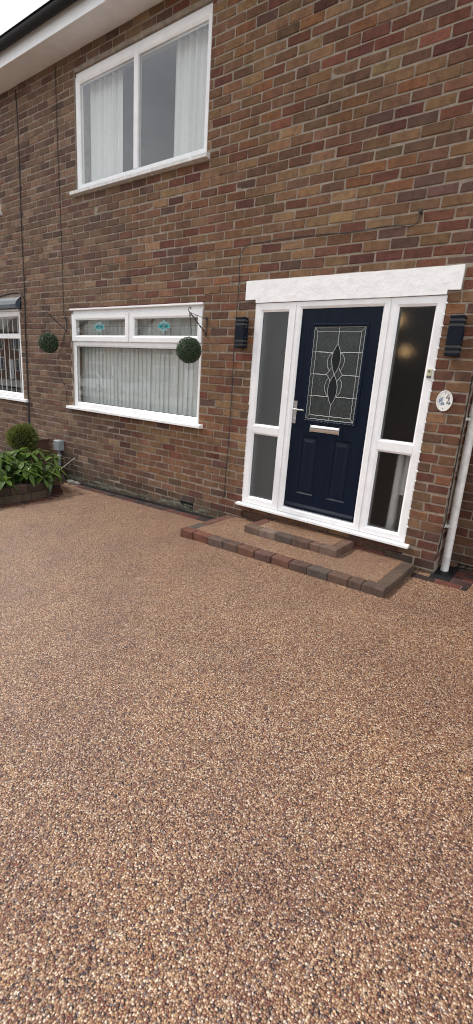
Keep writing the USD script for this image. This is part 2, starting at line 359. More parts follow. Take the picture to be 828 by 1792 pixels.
sheet('far_pavement', -70, 40, -16.8, -15.0, -0.012, 'paving', 'grey pavement on the far side of the street', 80, 2)

sheet('far_forecourt', -70, 40, -24.5, -16.8, -0.016, 'paving', 'paved front yards across the street', 80, 2)
# ------------------------------------------------------------------ the house
CH, PITCH, JT = 0.083, 0.2335, 0.011
XC, YREC, XW0, ZTOP = 2.09, 0.47, -8.2, 5.15
house = thing('brick_house', 'brown brick house with white windows and a navy front door under a white lintel', 'house', (0, 0, 0))
HOLES = [(0.0, 1.806, 0.237, 2.307), (-0.004, 1.806, 2.30, 2.335), (-0.132, 1.903, 2.335, 2.512), (-3.112, -0.700, 1.045, 2.340), (-7.0, -4.452, 1.03, 2.375), (-7.1, -4.385, 2.375, 2.545),
         (-2.93, -0.75, 3.72, 4.95), (-7.0, -4.83, 3.74, 4.95), (-0.943, -0.722, 0.004, 0.092)]
body = sbox(XW0, -0.3, XC, ZTOP)
for h in HOLES + [(0.0, 1.806, -0.4, 0.25)]: body = body.difference(sbox(h[0], h[2], h[1], h[3]))
wall = part(house, 'wall', prism(body, 0.0055, 0.28), 'mortar')
recess = part(house, 'recessed_wall', box(XC - 0.2, 8.0, YREC + 0.008, YREC + 0.25, -0.3, ZTOP), 'mortar')
side = part(house, 'side_wall', box(XC - 0.19, XC - 0.008, 0.009, YREC + 0.02, -0.3, ZTOP), 'mortar')

PAL = [((0.172, 0.104, 0.062), 24), ((0.200, 0.124, 0.072), 18), ((0.225, 0.148, 0.086), 8), ((0.158, 0.086, 0.054), 20), ((0.125, 0.073, 0.052), 9), ((0.106, 0.065, 0.053), 5),
       ((0.152, 0.066, 0.044), 9), ((0.195, 0.098, 0.052), 6), ((0.122, 0.052, 0.041), 5)]
pc = np.array([p[0] for p in PAL]); pw = np.array([p[1] for p in PAL], float)
pw_dark = pw * np.array([0.8, 0.35, 0.15, 1.2, 1.6, 1.8, 1.8, 0.6, 2.2])
def brick_col(x, z):
    dark = np.clip((x - 1.3) / 0.6, 0, 1)
    w = pw * (1 - dark) + pw_dark * dark; w = w / w.sum()
    c = pc[rng.choice(len(pc), p=w)] * np.exp(rng.normal(0, 0.11)) * np.exp(rng.normal(0, 0.03, 3))
    grey = np.clip((-1.2 - x) / 3.5, 0, 0.45)              # the older, sootier bricks towards the left
    c = c * (1 - grey) + np.array([0.145, 0.113, 0.095]) * grey * (c.mean() / 0.105)
    c = c * np.array([1.0, 0.90, 0.82])
    if z < 0.13: c = c * 0.62
    return c * 1.0

def free(x0, x1, z0, z1):
    segs = [(x0, x1)]
    for h in HOLES:
        if z1 <= h[2] + 0.02 or z0 >= h[3] - 0.02: continue
        out = []
        for a, b in segs:
            if b <= h[0] or a >= h[1]: out.append((a, b)); continue
            if a < h[0]: out.append((a, h[0] - 0.006))
            if b > h[1]: out.append((h[1] + 0.006, b))
        segs = out
    return [s for s in segs if s[1] - s[0] > 0.03]

def free_z(z0, z1, xa, xb):
    for h in HOLES:
        if xb <= h[0] or xa >= h[1]: continue
        if h[2] < z1 and h[2] > z0 and h[3] > z1: z1 = min(z1, h[2] - 0.004)
        if h[3] > z0 and h[3] < z1 and h[2] < z0: z0 = max(z0, h[3] + 0.004)
    return z0, z1

bricks = []
def in_photo(P):
    px = [pixel(p) for p in P]
    if min(q[2] for q in px) < 0.3: return 0
    q = np.array([(a[0], a[1]) for a in px]); c = np.clip(q, [0, 344], [828, 1448])
    x, y = c[:, 0], c[:, 1]
    return 0.5 * abs(np.dot(x, np.roll(y, 1)) - np.dot(y, np.roll(x, 1)))

for k in range(-34, 31):
    zt, zb = 2.33 - CH * (k - 1) - JT / 2, 2.33 - CH * k + JT / 2
    if zt > ZTOP: continue
    js = list(np.arange(-0.228 - PITCH * 40 + (0 if k % 2 else PITCH / 2), XC + 0.05, PITCH))
    js = [j for j in js if j > XW0 and j < XC - 0.08]
    if 1 <= k <= 25 or k > 25: js = [j for j in js if j < 1.82] + [1.913 if k % 2 else 1.962]
    js = [XW0] + js + [XC + JT / 2]
    wob = rng.normal(0, 0.0012)
    for a, b in zip(js[:-1], js[1:]):
        for (s0, s1) in free(a + JT / 2 + rng.normal(0, 0.0015), b - JT / 2, zb, zt):
            z0, z1 = free_z(zb + wob + rng.normal(0, 0.0008), zt + wob + rng.normal(0, 0.0008), s0, s1)
            if z1 - z0 < 0.02: continue
            yf = rng.normal(0, 0.0012)
            under = 0.022 if (s0 > -0.01 and s1 < 1.82 and z1 < 0.26) else 0.0
            corner = s1 > XC - 0.02
            m = cbox(s0, s1, yf + under, 0.105 if corner else 0.03 + under, z0, z1, rng.uniform(0.004, 0.0075), 0.0017)
            vis = in_photo([(s0, 0, z0), (s1, 0, z0), (s1, 0, z1), (s0, 0, z1)])
            bricks.append((vis, m, brick_col((s0 + s1) / 2, (z0 + z1) / 2), wall))
# the recessed wall and the returning side of the main wall
for k in range(-34, 31):
    zt, zb = 2.33 - CH * (k - 1) - JT / 2 - 0.02, 2.33 - CH * k + JT / 2 - 0.02
    if zt > ZTOP: continue
    js = np.arange(XC + 0.02 + (0 if k % 2 else PITCH / 2), 7.9, PITCH); js = np.r_[XC + 0.002, js]
    for a, b in zip(js[:-1], js[1:]):
        if b - a < 0.05: continue
        x0, x1 = a + JT / 2, b - JT / 2
        m = cbox(x0, x1, YREC + rng.normal(0, 0.001), YREC + 0.03, zb, zt, 0.0045, 0.001)
        vis = in_photo([(x0, YREC, zb), (x1, YREC, zb), (x1, YREC, zt), (x0, YREC, zt)]) * 0.8
        bricks.append((vis, m, brick_col(2.6, (zb + zt) / 2) * 0.9, recess))
    zt += 0.02; zb += 0.02
    js = [0.105, 0.225, 0.46] if k % 2 else [0.105, 0.33, 0.46]
    for a, b in zip(js[:-1], js[1:]):
        m = cbox(XC - 0.03, XC + rng.normal(0, 0.001), a + JT / 2, b - JT / 2, zb, zt, 0.0045, 0.001)
        vis = in_photo([(XC, a, zb), (XC, b, zb), (XC, b, zt), (XC, a, zt)]) * 0.5
        bricks.append((vis, m, brick_col(2.3, (zb + zt) / 2) * 0.9, side))
order = sorted(range(len(bricks)), key=lambda i: -bricks[i][0])
for i in order[:298]:
    _, m, c, par = bricks[i]
    part(par, 'brick', m, 'brick_clay', tint=c)
for par in (wall, recess, side):
    rest = [bricks[i] for i in order[298:] if bricks[i][3] == par]
    part(par, 'further_bricks', cat_([r[1] for r in rest]), 'brick_clay', kind='stuff', tint=np.vstack([np.broadcast_to(r[2], (24, 3)) for r in rest]))

# lumpy old mortar along the foot of the wall
def lump(c, s, seed, sub=2):
    m = trimesh.creation.icosphere(sub, 1.0); v = np.asarray(m.vertices)
    v = v * (0.75 + 0.5 * meshkit.fbm(v * 2.1 + seed * 7.3, 3, seed))[:, None] * s + c
    return trimesh.Trimesh(v, m.faces, process=False)
ls = []
for i in range(60):
    x = rng.uniform(-3.3, -0.5); ls.append(lump((x, 0.006, gz(x) + rng.uniform(0.015, 0.075)), (rng.uniform(0.04, 0.16), rng.uniform(0.006, 0.012), rng.uniform(0.012, 0.034)), i))
part(wall, 'mortar_fillet', cat_(ls), 'old_mortar', smooth=40, kind='stuff', label='lumpy mossy mortar along the foot of the wall')
part(wall, 'painted_stripe', box(1.36, 1.80, 0.010, 0.06, 0.10, 0.124), 'red_paint', label='thin red painted stripe under the door sill')
part(wall, 'threshold_base', box(0.0, 1.806, 0.030, 0.2, -0.1, 0.236), 'terracotta')

# lintels
lp = sbox(-0.130, 2.338, 1.900, 2.510).union(sbox(0.0, 2.307, 1.804, 2.3385))
lm = prism(lp.buffer(-0.004).buffer(0.004), -0.012, 0.2)
lm = lm.subdivide_to_size(0.05); v = np.asarray(lm.vertices).copy(); f_ = v[:, 1] < 0
v[f_, 1] += 0.006 * (meshkit.fbm(v[f_] * 14, 3, 5) - 0.5); v[:, 2] += 0.006 * (meshkit.fbm(v * 9, 2, 8) - 0.5); v[:, 0] += 0.006 * (meshkit.fbm(v * 11, 2, 9) - 0.5)
part(house, 'lintel', trimesh.Trimesh(v, lm.faces, process=False), 'lintel_paint', smooth=35, label='white painted rough lintel over the front door')
cp = [(-0.004, 2.377), (-0.085, 2.380), (-0.092, 2.43), (-0.060, 2.49), (-0.004, 2.545)]
nn = len(cp); X0, X1 = -7.1, -4.392; V = [(x, y, z) for x in (X0, X1) for y, z in cp]
F = [(i, (i + 1) % nn, nn + (i + 1) % nn) for i in range(nn)] + [(i, nn + (i + 1) % nn, nn + i) for i in range(nn)] + [(0, i + 1, i) for i in range(1, nn - 1)] + [(nn, nn + i, nn + i + 1) for i in range(1, nn - 1)]
cm = trimesh.Trimesh(np.array(V, float), np.array(F), process=False); trimesh.repair.fix_normals(cm); cm = cm.subdivide_to_size(0.06); v = np.asarray(cm.vertices).copy()
v[:, 1:] += 0.014 * (meshkit.fbm(v[:, [0, 1, 2]] * 8, 2, 3)[:, None] - 0.5)
part(house, 'window_canopy', trimesh.Trimesh(v, cm.faces, process=False), 'slate_paint', smooth=25, label='dark grey lead covered canopy over the left window')

# ---- entrance screen: three frames side by side
ent = part(house, 'entrance_frame', cat_([cbox(0.4585, 0.4625, -0.004, 0.07, 0.27, 2.303, 0.001), cbox(1.3665, 1.3705, -0.004, 0.07, 0.27, 2.303, 0.001)]), 'white_upvc', label='white entrance frame joining the door and its two sidelights')
def light(x0, x1, w, tz):
    for m in ramp_frame(x0, x1, 0.272, 2.303, w, 0.0, 0.020, 0.075): part(ent, 'frame_bar', m, 'white_upvc', 30)
    if tz:
        a, b = tz
        pr = [(b + 0.002, 0.022), (b - 0.014, 0.004), (b - 0.018, 0.001), (a + 0.018, 0.001), (a + 0.014, 0.004), (a - 0.002, 0.022), (a - 0.002, 0.07), (b + 0.002, 0.07)]
        V = [(x, y, z) for x in (x0 + w - 0.012, x1 - w + 0.012) for z, y in pr]; n = len(pr)
        F = [t for i in range(n) for t in ((i, (i + 1) % n, n + (i + 1) % n), (i, n + (i + 1) % n, n + i))] + [(0, i + 1, i) for i in range(1, n - 1)] + [(n, n + i, n + i + 1) for i in range(1, n - 1)]
        m = trimesh.Trimesh(np.array(V, float), np.array(F), process=False); trimesh.repair.fix_normals(m)
        part(ent, 'transom', m, 'white_upvc', 30)
light(0.003, 0.4575, 0.080, (1.030, 1.134)); light(0.4635, 1.3655, 0.060, None); light(1.3715, 1.803, 0.072, (1.040, 1.148))
for x0, x1, z0, z1, g, lab in ((0.078, 0.384, 1.13, 2.227, 'obscured_glass', 'tall frosted pane left of the door'), (0.078, 0.384, 0.345, 1.034, 'obscured_glass', 'short frosted pane low on the left of the door'),
                               (1.438, 1.736, 1.144, 2.235, 'stippled_glass', 'tall stippled pane right of the door'), (1.438, 1.736, 0.34, 1.044, 'stippled_glass', 'short stippled pane low on the right of the door')):
    part(ent, 'sidelight_pane', box(x0, x1, 0.026, 0.030, z0, z1), g, label=lab)
    part(ent, 'gasket', cat_([box(x0, x0 + 0.006, 0.0215, 0.0255, z0, z1), box(x1 - 0.006, x1, 0.0215, 0.0255, z0, z1), box(x0, x1, 0.0215, 0.0255, z0, z0 + 0.006), box(x0, x1, 0.0215, 0.0255, z1 - 0.006, z1)]), 'gasket')
sp = [(0.05, 0.272), (-0.044, 0.262), (-0.050, 0.258), (-0.050, 0.240), (-0.046, 0.236), (0.05, 0.236)]
def sill(x0, x1, pr):
    V = [(x, y, z) for x in (x0, x1) for y, z in pr]; n = len(pr)
    F = [t for i in range(n) for t in ((i, (i + 1) % n, n + (i + 1) % n), (i, n + (i + 1) % n, n + i))] + [(0, i + 1, i) for i in range(1, n - 1)] + [(n, n + i, n + i + 1) for i in range(1, n - 1)]
    m = trimesh.Trimesh(np.array(V, float), np.array(F), process=False); trimesh.repair.fix_normals(m); return m
part(ent, 'sill', sill(-0.047, 1.857, sp), 'white_upvc', 30, label='long white projecting door sill')
# white sealant smeared along the brick edge, filling each joint
sl = []
for k in range(1, 26):
    z = 2.33 - CH * k
    for xe, sx in ((1.806, 1), (0.0, -1)):
        if sx < 0 and k < 9: continue
        w = rng.uniform(0.006, 0.013) if sx > 0 else rng.uniform(0.002, 0.005)
        sl.append(lump((xe + sx * w * 0.4, 0.0, z), (w, 0.007, 0.010), k, 1))
sl += [box(1.8035, 1.810, 0.0, 0.02, 0.27, 2.30), box(-0.004, 0.0025, 0.002, 0.02, 0.27, 2.30)]
part(ent, 'sealant_bead', cat_(sl), 'sealant', smooth=40)

# ---- the navy composite door
DX0, DX1, DZ0, DZ1, DY = 0.521, 1.303, 0.340, 2.240, 0.026
DX0, DX1 = 0.524, 1.305
GX0, GX1, GZ0, GZ1 = 0.640, 1.196, 1.222, 2.112      # moulded cassette round the glass
leafp = sbox(DX0, DZ0, DX1, DZ1).difference(sbox(0.660, 1.245, 1.174, 2.090))
PAN = [(0.640, 0.838, 0.500, 1.085), (0.985, 1.183, 0.500, 1.085)]
for a, b, c, d in PAN: leafp = leafp.difference(sbox(a, c, b, d))
door = part(house, 'front_door', prism(leafp, DY, DY + 0.044), 'door_navy', label='navy blue woodgrain front door with a leaded glass panel')
for a, b, c, d in PAN:
    # a channel round a raised field
    steps = [((0, 0), 0.0), ((0.013, 0.013), 0.012), ((0.030, 0.030), 0.012), ((0.058, 0.062), -0.001)]
    V, F = [], []
    for (ix, iz), dy in steps: V += [(a + ix, DY + dy, c + iz), (b - ix, DY + dy, c + iz), (b - ix, DY + dy, d - iz), (a + ix, DY + dy, d - iz)]
    for s in range(len(steps) - 1):
        for j in range(4):
            p, q = s * 4 + j, s * 4 + (j + 1) % 4; F += [(p, q, q + 4), (p, q + 4, p + 4)]
    e = (len(steps) - 1) * 4; F += [(e, e + 1, e + 2), (e, e + 2, e + 3)]
    part(door, 'raised_panel', trimesh.Trimesh(np.array(V), np.array(F), process=False), 'door_navy_moulding')
for m in ramp_frame(GX0, GX1, GZ0, GZ1, 0.030, DY - 0.010, DY + 0.012, DY + 0.02): part(door, 'glazing_moulding', m, 'door_navy', 30)
part(door, 'weather_bar', sill(DX0 + 0.012, DX1 - 0.012, [(DY + 0.001, 0.392), (DY - 0.018, 0.366), (DY - 0.018, 0.346), (DY + 0.001, 0.346)]), 'door_navy_moulding')
part(door, 'glass', box(0.662, 1.172, DY + 0.012, DY + 0.018, 1.247, 2.088), 'leaded_glass', label='textured leaded glass panel')
GY = DY + 0.009
def lead(pts, r=0.0021, closed=False): return tube([(x, GY, z) for x, z in pts], r, 6)
def cw(pts, n=26): return [tuple(p) for p in spline(pts, n)]
LE = {'border': [[(0.668, 2.083), (1.167, 2.083)], [(1.167, 2.083), (1.162, 1.254)], [(1.162, 1.254), (0.668, 1.252)], [(0.668, 1.252), (0.668, 2.083)],
                 [(0.702, 2.045), (1.132, 2.045)], [(1.132, 2.045), (1.132, 1.288)], [(1.132, 1.288), (0.702, 1.288)], [(0.702, 1.288), (0.702, 2.045)],
                 [(0.668, 2.083), (0.702, 2.045)], [(1.167, 2.083), (1.132, 2.045)], [(0.668, 1.252), (0.702, 1.288)], [(1.162, 1.254), (1.132, 1.288)]],
      'crossbar': [[(0.67, 1.865), (0.878, 1.865)], [(0.958, 1.866), (1.165, 1.866)], [(0.669, 1.667), (0.833, 1.668)], [(1.006, 1.668), (1.164, 1.667)], [(0.668, 1.468), (0.878, 1.469)], [(0.958, 1.471), (1.162, 1.471)],
                   [(0.918, 2.083), (0.919, 1.941)], [(0.918, 1.392), (0.917, 1.252)]],
      'motif': [cw([(0.919, 1.941), (0.892, 1.888), (0.876, 1.833), (0.878, 1.778), (0.895, 1.720), (0.918, 1.671), (0.942, 1.629), (0.959, 1.582), (0.964, 1.532), (0.957, 1.479), (0.942, 1.436), (0.918, 1.392)]),
                cw([(0.919, 1.941), (0.946, 1.890), (0.962, 1.835), (0.960, 1.776), (0.944, 1.719), (0.918, 1.671), (0.892, 1.629), (0.874, 1.580), (0.871, 1.526), (0.880, 1.474), (0.896, 1.433), (0.918, 1.392)]),
                cw([(0.884, 1.735), (0.865, 1.703), (0.833, 1.669)], 10), cw([(0.833, 1.669), (0.864, 1.640), (0.883, 1.602)], 10), cw([(0.956, 1.734), (0.974, 1.700), (1.005, 1.668)], 10), cw([(1.005, 1.668), (0.974, 1.640), (0.954, 1.603)], 10),
                cw([(0.877, 1.860), (0.845, 1.830), (0.834, 1.780), (0.844, 1.732), (0.863, 1.705)], 16), cw([(0.959, 1.862), (0.990, 1.834), (1.002, 1.790), (0.994, 1.743), (0.974, 1.705)], 16),
                cw([(0.863, 1.634), (0.842, 1.601), (0.835, 1.556), (0.849, 1.504), (0.878, 1.469)], 16), cw([(0.977, 1.636), (0.997, 1.608), (1.003, 1.565), (0.993, 1.514), (0.958, 1.471)], 16)]}
for nm, ls in LE.items(): [part(door, 'lead_' + nm, lead(l, 0.0023), 'lead_strip', 40) for l in ls]
bv = [Polygon(LE['motif'][0][:13] + LE['motif'][1][:13][::-1]), Polygon(LE['motif'][0][13:] + LE['motif'][1][13:][::-1])]
for b in bv: part(door, 'bevelled_glass', prism(b.buffer(0).buffer(-0.003), GY - 0.001, GY + 0.0025), 'car_glass')
lb = trimesh.creation.cylinder(0.034, 0.295, sections=36); lb.apply_transform(trimesh.transformations.rotation_matrix(np.pi / 2, [0, 1, 0])); v = np.asarray(lb.vertices).copy(); v[:, 1] *= 0.55
lb = trimesh.Trimesh(v + [0.897, DY - 0.003, 1.163], lb.faces, process=False)
lt = part(door, 'letterbox', lb, 'chrome', 40, label='polished chrome letterbox')
part(lt.rsplit('/', 1)[0], 'letterbox_end', cat_([cbox(0.742, 0.7495, DY - 0.024, DY, 1.126, 1.200, 0.002), cbox(1.0445, 1.052, DY - 0.024, DY, 1.126, 1.200, 0.002)]), 'chrome')
hp = sbox(0.5375, 1.195, 0.5635, 1.40).buffer(0.006)
part(door, 'handle_plate', prism(hp, DY - 0.009, DY), 'chrome', 30)
part(door, 'handle', tube(spline([(0.551, DY - 0.006, 1.328), (0.551, DY - 0.040, 1.328), (0.562, DY - 0.052, 1.328), (0.60, DY - 0.052, 1.327), (0.665, DY - 0.048, 1.325)], 18), 0.0085, 10), 'chrome', 50, label='chrome lever handle')
kc = trimesh.creation.cylinder(0.011, 0.008, sections=16); kc.apply_transform(trimesh.transformations.rotation_matrix(np.pi / 2, [1, 0, 0])); kc.apply_translation([0.551, DY - 0.011, 1.235])
part(door, 'lock', kc, 'chrome', 40)

# ---- windows
def casement(parent, x0, x1, z0, z1, w, yo=0.018):
    for m in ramp_frame(x0, x1, z0, z1, w, yo, yo + 0.018, yo + 0.06): part(parent, 'frame_bar', m, 'white_upvc', 30)
fw = part(house, 'front_window', cat_([cbox(-3.13, -0.698, -0.014, 0.09, 2.318, 2.338, 0.003), cbox(-3.112, -0.702, 0.03, 0.09, 2.262, 2.320, 0.002)]), 'white_upvc', label='wide white window with two small top lights and closed blinds')
casement(fw, -3.110, -0.704, 1.050, 1.918, 0.060, 0.022)
part(fw, 'frame_bar', cbox(-3.110, -0.704, 0.0225, 0.085, 1.9185, 1.928, 0.002), 'white_upvc')
part(fw, 'mullion', cbox(-1.925, -1.907, 0.016, 0.085, 1.926, 2.30, 0.002), 'white_upvc')
part(fw, 'frame_bar', cat_([cbox(-3.110, -3.100, 0.026, 0.085, 1.926, 2.30, 0.002), cbox(-0.7145, -0.704, 0.026, 0.085, 1.926, 2.30, 0.002)]), 'white_upvc')
for x0, x1 in ((-3.104, -1.928), (-1.904, -0.712)):
    for m in ramp_frame(x0, x1, 1.924, 2.270, 0.076, 0.002, 0.022, 0.07): part(fw, 'top_sash', m, 'white_upvc', 30)
part(fw, 'pane', box(-3.055, -0.760, 0.045, 0.049, 1.105, 1.864), 'clear_glass', label='large lower pane')
part(fw, 'gasket', cat_([box(-3.052, -3.046, 0.0405, 0.0445, 1.108, 1.860), box(-0.768, -0.762, 0.0405, 0.0445, 1.108, 1.860), box(-3.05, -0.762, 0.0405, 0.0445, 1.852, 1.860), box(-3.05, -0.762, 0.0405, 0.0445, 1.108, 1.115)]), 'gasket')
for x0, x1, cx, lab in ((-3.034, -1.998, -2.517, 'left top light'), (-1.834, -0.782, -1.317, 'right top light')):
    part(fw, 'top_pane', box(x0, x1, 0.026, 0.030, 1.996, 2.198), 'clear_glass', label=lab)
    part(fw, 'top_gasket', cat_([box(x0, x0 + 0.006, 0.0225, 0.0255, 1.996, 2.198), box(x1 - 0.006, x1, 0.0225, 0.0255, 1.996, 2.198), box(x0, x1, 0.0225, 0.0255, 1.996, 2.002), box(x0, x1, 0.0225, 0.0255, 2.191, 2.198)]), 'gasket')
    cz = 2.106
    part(fw, 'lead_line', cat_([box(x0, cx - 0.09, 0.0235, 0.0255, cz - 0.0025, cz + 0.0025), box(cx + 0.09, x1, 0.0235, 0.0255, cz - 0.0025, cz + 0.0025),
                                box(cx - 0.0025, cx + 0.0025, 0.0235, 0.0255, cz + 0.07, 2.198), box(cx - 0.0025, cx + 0.0025, 0.0235, 0.0255, 1.996, cz - 0.07)]), 'dark_lead')
    def petal(ang, l0, l1, w):
        t = np.linspace(0, 1, 9); ww = w * np.sin(np.pi * t ** 0.8)
        pts = [(l0 + (l1 - l0) * a, b) for a, b in zip(t, ww)] + [(l0 + (l1 - l0) * a, -b) for a, b in zip(t[::-1], ww[::-1])]
        c_, s_ = math.cos(ang), math.sin(ang)
        return Polygon([(cx + x * c_ - y * s_, cz + (x * s_ + y * c_) * 0.68) for x, y in pts]).buffer(0)
    for i, (ang, l1, w, mm) in enumerate([(0.25, 0.115, 0.026, 'bevel_turquoise'), (-0.25, 0.115, 0.026, 'bevel_turquoise'), (math.pi - 0.25, 0.115, 0.026, 'bevel_turquoise'), (math.pi + 0.25, 0.115, 0.026, 'bevel_turquoise'),
                                          (math.pi / 2, 0.105, 0.022, 'bevel_clear'), (-math.pi / 2, 0.105, 0.022, 'bevel_clear'), (0.95, 0.095, 0.019, 'bevel_clear'), (-0.95, 0.095, 0.019, 'bevel_clear'),
                                          (math.pi - 0.95, 0.095, 0.019, 'bevel_clear'), (math.pi + 0.95, 0.095, 0.019, 'bevel_clear')]):
        pg = petal(ang, 0.006, l1, w)
        part(fw, 'petal', prism(pg.buffer(-0.002), 0.0195, 0.0253), mm)
        part(fw, 'petal_lead', prism(pg.buffer(0.0022).difference(pg.buffer(-0.001)), 0.0205, 0.0255), 'lead_strip')
part(fw, 'sill', sill(-3.190, -0.622, [(0.05, 1.052), (-0.064, 1.036), (-0.070, 1.031), (-0.070, 1.006), (-0.066, 1.002), (0.05, 1.002)]), 'white_upvc', 30, label='white projecting window sill')
part(wall, 'red_tile_strip', box(-3.13, -0.69, -0.006, 0.03, 2.3405, 2.352), 'red_paint', label='thin red strip above the front window')

nw = part(house, 'left_window', cat_([cbox(-6.99, -4.455, -0.02, 0.09, 2.352, 2.374, 0.003)]), 'white_upvc', label='white window with open blinds at the left edge')
for m in ramp_frame(-6.99, -4.458, 1.045, 2.350, 0.072, 0.018, 0.036, 0.08): part(nw, 'frame_bar', m, 'white_upvc', 30)
part(nw, 'transom', cbox(-6.93, -4.52, 0.020, 0.08, 1.950, 2.022, 0.006), 'white_upvc')
part(nw, 'mullion', cbox(-5.76, -5.69, 0.022, 0.078, 1.1, 2.30, 0.006), 'white_upvc')
part(nw, 'pane', box(-6.94, -4.520, 0.045, 0.049, 1.10, 1.955), 'clear_glass'); part(nw, 'pane', box(-6.94, -4.520, 0.045, 0.049, 2.018, 2.295), 'clear_glass')
part(nw, 'sill', sill(-7.1, -4.296, [(0.05, 1.045), (-0.050, 1.030), (-0.055, 1.026), (-0.055, 0.992), (0.05, 0.992)]), 'white_upvc', 30)
for x0, x1, z0, lab in ((-2.925, -0.755, 3.722, 'upper window over the front window'), (-6.99, -4.835, 3.742, 'upper window at the far left')):
    uw = part(house, 'upper_window', cbox(x0, x1, 0.03, 0.09, 4.90, 4.948, 0.003), 'white_upvc', label=lab)
    for m in ramp_frame(x0, x1, z0, 4.902, 0.066, 0.018, 0.036, 0.08): part(uw, 'frame_bar', m, 'white_upvc', 30)
    part(uw, 'mullion', cbox((x0 + x1) / 2 - 0.035, (x0 + x1) / 2 + 0.035, 0.020, 0.08, z0 + 0.06, 4.85, 0.006), 'white_upvc')
    part(uw, 'pane', box(x0 + 0.055, x1 - 0.055, 0.045, 0.049, z0 + 0.055, 4.85), 'clear_glass')
    zs = z0 - 0.068
    part(uw, 'sill', sill(x0 - 0.06, x1 + 0.06, [(0.05, zs + 0.066), (-0.060, zs + 0.045), (-0.060, zs + 0.01), (0.05, zs)]), 'white_plastic_old', 30)
# eaves and roof
part(house, 'soffit', box(XW0, 8.0, -0.30, 0.3, ZTOP, ZTOP + 0.02), 'white_upvc')
part(house, 'fascia', cbox(XW0, 8.0, -0.325, -0.302, ZTOP - 0.02, ZTOP + 0.20, 0.003), 'white_upvc')
a = np.linspace(0, np.pi, 11); gp = [(-0.385 - 0.055 * math.cos(t), ZTOP + 0.15 - 0.055 * math.sin(t)) for t in a] + [(-0.385 - 0.048 * math.cos(t), ZTOP + 0.152 - 0.048 * math.sin(t)) for t in a[::-1]]
gp = [(y, z) for y, z in gp]
_pg = Polygon(gp); _e = trimesh.creation.extrude_polygon(_pg, 8.0 - XW0, engine='earcut'); _v = np.asarray(_e.vertices)
part(house, 'gutter', trimesh.Trimesh(np.c_[_v[:, 2] + XW0, _v[:, 0], _v[:, 1]], _e.faces, process=False), 'black_plastic', 30)
part(house, 'roof', trimesh.Trimesh(np.array([(XW0, -0.40, ZTOP + 0.22), (8.0, -0.40, ZTOP + 0.22), (8.0, 4.2, ZTOP + 3.3), (XW0, 4.2, ZTOP + 3.3), (XW0, 8.6, ZTOP + 0.22), (8.0, 8.6, ZTOP + 0.22), (XW0, 8.6, -0.3), (8, 8.6, -0.3), (XW0, 0.2, -0.3), (XW0, 0.2, ZTOP + .22), (8, .4, -.3), (8, .4, ZTOP + .22)], float),
                                    np.array([(0, 1, 2), (0, 2, 3), (3, 2, 5), (3, 5, 4), (4, 5, 7), (4, 7, 6), (8, 9, 4), (8, 4, 6), (10, 7, 5), (10, 5, 11), (9, 3, 4), (11, 5, 2)]), process=False), 'roof_tile')
# rooms behind the glass: floor, ceiling and three walls each
def room(x0, x1, y1, z0, z1, m, lab):
    y0 = 0.285
    part(house, 'room', cat_([box(x0 - .05, x1 + .05, y1, y1 + .05, z0, z1), box(x0 - .05, x0, y0, y1, z0, z1), box(x1, x1 + .05, y0, y1, z0, z1), box(x0 - .05, x1 + .05, y0, y1 + .05, z1, z1 + .05), box(x0 - .05, x1 + .05, y0, y1 + .05, z0 - .05, z0)]), m, label=lab)
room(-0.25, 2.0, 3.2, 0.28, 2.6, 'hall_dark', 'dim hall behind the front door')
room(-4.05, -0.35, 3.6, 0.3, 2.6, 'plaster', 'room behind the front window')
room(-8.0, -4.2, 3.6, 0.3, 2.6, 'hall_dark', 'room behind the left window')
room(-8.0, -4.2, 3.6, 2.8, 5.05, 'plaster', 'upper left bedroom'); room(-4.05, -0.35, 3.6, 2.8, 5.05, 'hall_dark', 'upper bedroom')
hl = thing('hall_lamp', 'small warm lamp glowing through the tall stippled pane right of the door', 'lamp', (1.30, 1.3, 2.0))
M_GLOW = usdkit.material(stage, '/World/Looks/warm_glow', {'e': ('emission', {'color': (1.0, 0.62, 0.28), 'strength': 0.8})}, [], surface='e.emission'); M['warm_glow'] = M_GLOW
part(hl, 'bulb', lump((1.05, 1.10, 2.28), (0.04, 0.04, 0.05), 2, 2), 'warm_glow', True); part(hl, 'bulb', lump((1.18, 1.10, 1.97), (0.045, 0.045, 0.03), 2, 2), 'warm_glow', True)
part(hl, 'stem', cat_([tube([(1.05, 1.12, 2.6), (1.05, 1.12, 2.3)], 0.006, 6), tube([(1.18, 1.14, 2.6), (1.18, 1.14, 1.97)], 0.006, 6)]), 'black_iron')
cl = thing('hanging_coat', 'pale coat shape hanging behind the short stippled pane right of the door', 'coat', (1.64, 0.16, 0.3))
def drape(cx, cy, w, z0, z1, seed): 
    n, k = 16, 10; V = []
    for j in range(k):
        t = j / (k - 1)
        for i in range(n):
            a = i / n * 2 * np.pi; r = (1 - 0.35 * t) * (1 + 0.16 * math.sin(5 * a + seed + 2 * t)); V.append((cx + w * r * math.cos(a), cy + w * 0.6 * r * math.sin(a), z0 + (z1 - z0) * t))
    F = [q for j in range(k - 1) for i in range(n) for q in ((j * n + i, j * n + (i + 1) % n, (j + 1) * n + (i + 1) % n), (j * n + i, (j + 1) * n + (i + 1) % n, (j + 1) * n + i))]
    return trimesh.Trimesh(np.array(V), np.array(F), process=False)
part(cl, 'sleeve', drape(1.615, 0.15, 0.042, 0.30, 1.02, 0), 'white_upvc', True); part(cl, 'shoulder', drape(1.69, 0.17, 0.05, 0.66, 1.06, 2), 'white_upvc', True); part(cl, 'hem', drape(1.70, 0.16, 0.045, 0.30, 0.66, 1), 'dark_grey_plastic', True)
part(house, 'inner_partition', cat_([box(-0.2, 0.24, 0.50, 0.56, 0.28, 2.5)]), 'plaster')

